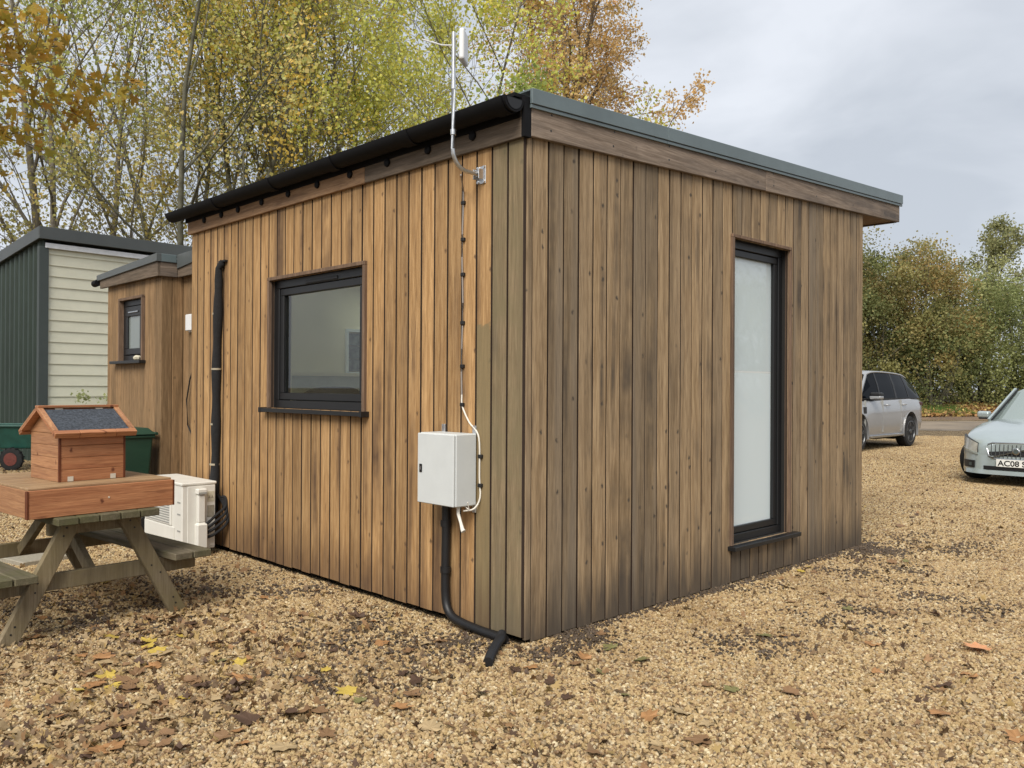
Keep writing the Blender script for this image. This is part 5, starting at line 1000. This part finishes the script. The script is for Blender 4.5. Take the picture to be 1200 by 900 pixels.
# ------------------------------------------------------------------ gravel stones, soil crumbs, grass, leaves
CAMP = np.array([-3.36, -3.368]); FW2 = np.array([.697, .717]); RT2 = np.array([.717, -.697])
def inview(x, y, lo, hi, marg=.05):
    q = np.array([x, y]) - CAMP; d = q @ FW2; l = q @ RT2
    return lo <= d < hi and abs(l) < d * .604 + .5
def scatter(name, cells, cs_, dens_fn, mat, smin, smax, seed, flat=.62, z=0.004):
    """stones scattered over square cells of the yard by geometry nodes"""
    vs = []; fs = []; dn = []
    for (x, y) in cells:
        b = len(vs); vs += [(x, y, z), (x + cs_, y, z), (x + cs_, y + cs_, z), (x, y + cs_, z)]; fs.append((b, b + 1, b + 2, b + 3)); dn.append(dens_fn(x + cs_ / 2, y + cs_ / 2))
    me = bpy.data.meshes.new(name); me.from_pydata(vs, [], fs); a = me.attributes.new('dens', 'FLOAT', 'FACE'); a.data.foreach_set('value', np.array(dn, np.float32)); me.materials.append(M[mat])
    o = bpy.data.objects.new(name, me); col.objects.link(o)
    ng = bpy.data.node_groups.new(name + '_scatter', 'GeometryNodeTree'); ng.interface.new_socket('Geometry', in_out='INPUT', socket_type='NodeSocketGeometry'); ng.interface.new_socket('Geometry', in_out='OUTPUT', socket_type='NodeSocketGeometry')
    gi = N(ng, 'NodeGroupInput'); go = N(ng, 'NodeGroupOutput'); dp = N(ng, 'GeometryNodeDistributePointsOnFaces'); dp.inputs['Seed'].default_value = seed
    L(ng, gi.outputs[0], dp.inputs['Mesh'])
    at_ = N(ng, 'GeometryNodeInputNamedAttribute', data_type='FLOAT'); at_.inputs['Name'].default_value = 'dens'; L(ng, at_.outputs[0], dp.inputs['Density'])
    ic = N(ng, 'GeometryNodeMeshIcoSphere'); ic.inputs['Radius'].default_value = 1.0; ic.inputs['Subdivisions'].default_value = 1
    sp = N(ng, 'GeometryNodeSetPosition'); nz = N(ng, 'ShaderNodeTexNoise'); nz.inputs['Scale'].default_value = 1.1; vm_ = N(ng, 'ShaderNodeVectorMath', operation='MULTIPLY_ADD'); vm_.inputs[1].default_value = (.9, .9, .9); vm_.inputs[2].default_value = (-.45, -.45, -.45)
    L(ng, nz.outputs['Color'], vm_.inputs[0]); L(ng, ic.outputs['Mesh'], sp.inputs['Geometry']); L(ng, vm_.outputs[0], sp.inputs['Offset'])
    sm = N(ng, 'GeometryNodeSetMaterial'); sm.inputs['Material'].default_value = M[mat]; L(ng, sp.outputs[0], sm.inputs['Geometry'])
    ss = N(ng, 'GeometryNodeSetShadeSmooth'); L(ng, sm.outputs[0], ss.inputs[0]); ss.inputs['Shade Smooth'].default_value = False
    ip_ = N(ng, 'GeometryNodeInstanceOnPoints'); L(ng, dp.outputs['Points'], ip_.inputs['Points']); L(ng, ss.outputs[0], ip_.inputs['Instance'])
    rv = N(ng, 'FunctionNodeRandomValue', data_type='FLOAT_VECTOR'); rv.inputs[0].default_value = (0, 0, 0); rv.inputs[1].default_value = (.9, .9, 6.28); L(ng, rv.outputs[0], ip_.inputs['Rotation'])
    rs = N(ng, 'FunctionNodeRandomValue', data_type='FLOAT_VECTOR'); rs.inputs[0].default_value = (smin, smin, smin * flat); rs.inputs[1].default_value = (smax, smax, smax * flat); rs.inputs['Seed'].default_value = 5; L(ng, rs.outputs[0], ip_.inputs['Scale'])
    L(ng, ip_.outputs[0], go.inputs[0]); md = o.modifiers.new('scatter', 'NODES'); md.node_group = ng; return o
def in_cabin(x, y): return (0.02 < x < 4.3 and .02 < y < 7.0)
def soilness(x, y):
    s_ = 0.0
    for (px, py, r_) in ((.12, -.22, .38), (.4, -.14, .3), (4.1, -.2, .5), (-.55, .85, .6), (1.9, -1.0, .5), (2.7, -1.3, .5), (3.4, -.7, .55), (-.9, .2, .5), (-.75, 2.6, .8), (-1.5, 2.3, .9), (4.9, -.4, .7), (.9, -.9, .4), (-.35, .35, .35), (-.25, 2.0, .5), (2.2, -.2, .3), (3.1, -.15, .3)):
        s_ = max(s_, 1 - math.hypot(x - px, y - py) / r_)
    hard = max(1 - math.hypot((x - .18) / .42, (y + .22) / .22), .9 * (1 - abs(y + .03) / .10) if .2 < x < 4.6 else 0, .7 * (1 - math.hypot((x - 4.15) / .5, (y + .25) / .25)), .8 * (1 - math.hypot((x + .25) / .35, (y - .25) / .3)))
    nz_ = mnoise.noise(Vector((x * 3.4, y * 3.4, 4.0))) + .6 * mnoise.noise(Vector((x * 9, y * 9, 1.0)))
    return max(0.0, min(1.0, max(hard, 0) * (.9 + .8 * nz_) + .42 * max(0.0, min(1.0, s_ * 1.3)) * (.45 + 1.5 * nz_)))
cn = [(x * .25, y * .25) for x in range(-24, 60) for y in range(-24, 60) if inview(x * .25 + .12, y * .25 + .12, 2.5, 7.0) and not in_cabin(x * .25 + .12, y * .25 + .12)]
def pn(x, y): return .5 + .5 * mnoise.noise(Vector((x * .9, y * .9, 1.7)))
tag(scatter('gravel', cn, .25, lambda x, y: (4700 + 2200 * pn(x, y)) * (1 - .45 * min(1, soilness(x, y) * 1.6)), 'pebble', .0045, .0150, 1, flat=.85), 'pale honey coloured flint gravel covering the yard', 'gravel', kind='stuff')
cm = [(x * .5, y * .5) for x in range(-12, 80) for y in range(-12, 60) if inview(x * .5 + .25, y * .5 + .25, 6.8, 26) and not in_cabin(x * .5 + .25, y * .5 + .25)]
tag(scatter('gravel', cm, .5, lambda x, y: 2300 if (x + 3.36) * .697 + (y + 3.37) * .717 < 13 else 1100, 'pebble', .008, .016, 2, flat=.8), 'honey coloured gravel in the farther yard around the cars', 'gravel', kind='stuff')
cso = [(x * .1, y * .1) for x in range(-30, 60) for y in range(-30, 40) if soilness(x * .1 + .05, y * .1 + .05) > .0 and not in_cabin(x * .1 + .05, y * .1 + .05)]
tag(scatter('soil', cso, .1, lambda x, y: 4600 * min(1, soilness(x, y)) ** 1.25, 'soil', .005, .0155, 3, z=.013), 'dark crumbs of wet soil showing through the gravel', 'soil', kind='stuff')

nr = np.random.default_rng(77)
n = 9000; u = nr.uniform(0, 1, n); v_ = nr.uniform(0, 1, n); A = np.array([35.5, 15.8]); B = np.array([43.5, 8.0]); base = A + (B - A) * (u ** 1.5 * .75)[:, None] + np.array([.697, .717]) * (v_ * 3.0)[:, None]
h_ = nr.uniform(.10, .30, n); az = nr.uniform(0, 6.28, n); dx = np.stack([np.cos(az), np.sin(az)], 1) * .03; z0 = .05 + .35 * v_
co = np.stack([np.c_[base - dx, z0], np.c_[base + dx, z0], np.c_[base + nr.normal(size=(n, 2)) * .06, z0 + h_]], 1).reshape(-1, 3); tin = np.repeat(np.array([(.10, .17, .035)]) * nr.uniform(.6, 1.4, (n, 1)), 3, 0)
tag(fast_mesh('grass', co, np.arange(n * 3).reshape(n, 3), 'grass', tint=tin), 'strip of green grass on the bank below the hedge', 'grass', kind='stuff')

def leaf_mesh(name, seed, colr, curl):
    """one fallen lobed leaf with stalk, about 1 unit long"""
    r_ = random.Random(seed); ang = [(-2.5, .40), (-2.0, .50), (-1.65, .62), (-1.25, .46), (-.85, .70), (-.45, .52), (-.12, .72), (0, .84), (.12, .72), (.45, .52), (.85, .70), (1.25, .46), (1.65, .62), (2.0, .50), (2.5, .40), (math.pi, .20)]
    vs = [(0, 0, .02)]; k = len(ang); tin = [colr]
    for a, q in ang:
        q *= r_.uniform(.82, 1.12); x, y = q * math.cos(a) * .72, q * math.sin(a) * .72; z = curl * .55 * (abs(y) ** 1.5 * 1.1 * r_.uniform(.2, 1.2) + .4 * x * x) + r_.uniform(-.02, .04); vs.append((x, y * (1 - .35 * curl), z)); f_ = r_.uniform(.7, 1.2); tin.append(tuple(min(1, c * f_) for c in colr))
    fs = [(0, i + 1, (i + 1) % k + 1) for i in range(k)]; b = len(vs); vs += [(-.10, .012, .03), (-.10, -.012, .03), (-.55, .02, .06 + curl * .2), (-.55, .0, .06 + curl * .2)]; fs += [(b, b + 1, b + 3), (b, b + 3, b + 2)]; tin += [tuple(c * .8 for c in colr)] * 4
    me = bpy.data.meshes.new(name); me.from_pydata(vs, [], fs); a_ = me.attributes.new('tint', 'FLOAT_COLOR', 'POINT')
    for i, c in enumerate(tin): a_.data[i].color = (*c, 1)
    me.materials.append(M['litter']); return me
KIND = {'brown': ((.23, .135, .068), 'curled brown autumn leaf fallen on the gravel', .55), 'tan': ((.42, .31, .17), 'pale tan dry leaf fallen on the gravel', .4), 'dark': ((.085, .05, .032), 'dark brown crumpled leaf fallen on the gravel', .8),
        'yellow': ((.52, .38, .08), 'bright yellow maple leaf fallen on the gravel', .25), 'green': ((.19, .175, .07), 'olive green leaf fallen on the gravel', .3), 'russet': ((.36, .19, .08), 'russet brown leaf fallen on the gravel', .45)}
LM = {k: [leaf_mesh('fallen_leaf', 100 + 7 * i + j, c[0], c[2] * (.6 + .4 * j)) for j in range(4)] for i, (k, c) in enumerate(KIND.items())}
def put_leaf(kind, x, y, size, z=.016):
    o = bpy.data.objects.new('fallen_leaf', rng.choice(LM[kind])); col.objects.link(o); o.location = (x, y, z); o.scale = (size,) * 3; o.rotation_euler = (rng.gauss(0, .16), rng.gauss(0, .16), rng.uniform(0, 6.28)); tag(o, KIND[kind][1], 'leaf', KIND[kind][1].split(' fallen')[0] + ' scattered on the yard'); return o
def ok(x, y): return not (-.06 < x < 4.45 and -.06 < y < 7) and inview(x, y, 2.9, 12)
cnt = 0
while cnt < 150:     # leaf drift below the picnic table and across the near yard
    x, y = rng.gauss(-1.75, .60), rng.gauss(.95, .95)
    if ok(x, y): put_leaf(rng.choice(['brown', 'brown', 'tan', 'dark', 'dark', 'russet', 'brown', 'tan', 'russet', 'yellow']), x, y, rng.uniform(.065, .15)); cnt += 1
cnt = 0
while cnt < 115:
    d = rng.uniform(3.2, 9.5); l = rng.uniform(-.55, .6) * d; x, y = CAMP + FW2 * d + RT2 * l
    if ok(x, y): put_leaf(rng.choice(['brown', 'tan', 'tan', 'tan', 'green', 'russet', 'dark', 'brown']), x, y, rng.uniform(.06, .13)); cnt += 1
for (x, y, k, s_) in ((-1.55, 1.35, 'yellow', .10), (-1.30, .75, 'yellow', .10), (-1.05, .35, 'yellow', .085), (-1.9, .85, 'yellow', .11), (2.9, -.18, 'yellow', .09), (3.1, -.16, 'yellow', .07), (4.6, .1, 'yellow', .08), (3.9, -.6, 'green', .08), (-.05, -.62, 'green', .09), (.05, -.42, 'russet', .12), (-.35, -.55, 'dark', .10), (-1.2, 3.1, 'yellow', .12), (8.2, 1.7, 'yellow', .12), (-.2, -1.2, 'tan', .12), (1.0, -1.9, 'dark', .12)): put_leaf(k, x, y, s_)
big = put_leaf('russet', 1.75, -1.82, .20, .028); big.data = leaf_mesh('fallen_leaf', 900, (.68, .33, .16), .3); tag(big, 'large orange leaf lying alone on the open gravel', 'leaf'); del big['group']
# fine litter nobody could count
n = 4200; pos = []
while len(pos) < n:
    if len(pos) % 5 < 2: d = rng.uniform(3, 18); l = rng.uniform(-.62, .62) * d; x, y = CAMP + FW2 * d + RT2 * l
    elif len(pos) % 5 < 4: x, y = rng.gauss(-1.8, .8), rng.gauss(.9, 1.2)
    else: x, y = rng.uniform(-2.5, 1.0), rng.uniform(4, 13.5)
    if mnoise.noise(Vector((x * 1.3, y * 1.3, 9))) + rng.uniform(-.5, .5) > 0 and not (-.05 < x < 4.42 and -.05 < y < 7) and not (x > 1.1 and 13.5 < y < 19): pos.append((x, y, .012 + rng.uniform(0, .015)))
pos = np.array(pos); lp = np.array([(.17, .11, .06), (.34, .25, .14), (.26, .15, .07), (.09, .055, .035), (.36, .25, .10), (.30, .20, .10)]); v, q, tt = leaf_cloud(pos, lp[nr.integers(0, len(lp), n)] * nr.uniform(.7, 1.25, (n, 1)), .05, nr, 'maple', flat=.88); v[:, 2] = np.maximum(v[:, 2], .006)
tag(fast_mesh('leaf_litter', v, q, 'litter', tint=tt), 'scattered scraps of dead leaves over the gravel', 'leaf litter', kind='stuff')
n = 9000; u = nr.uniform(0, 1, n); v_ = nr.uniform(0, 1, n) ** 1.3; A = np.array([36.2, 15.2]); B = np.array([48.5, 3.5]); p2 = A + (B - A) * u[:, None] + np.array([.697, .717]) * (v_ * 6 - .3)[:, None]; pos = np.c_[p2, .14 + .085 * v_ * 6 + nr.uniform(0, .1, n)]
v, q, tt = leaf_cloud(pos, np.array([(.34, .20, .07), (.28, .15, .06), (.48, .36, .12), (.20, .12, .06)])[nr.integers(0, 4, n)] * nr.uniform(.7, 1.3, (n, 1)), .17, nr, flat=.6); tag(fast_mesh('leaf_litter', v, q, 'litter', tint=tt), 'golden drift of fallen leaves on the bank under the hedge', 'leaf litter', kind='stuff')
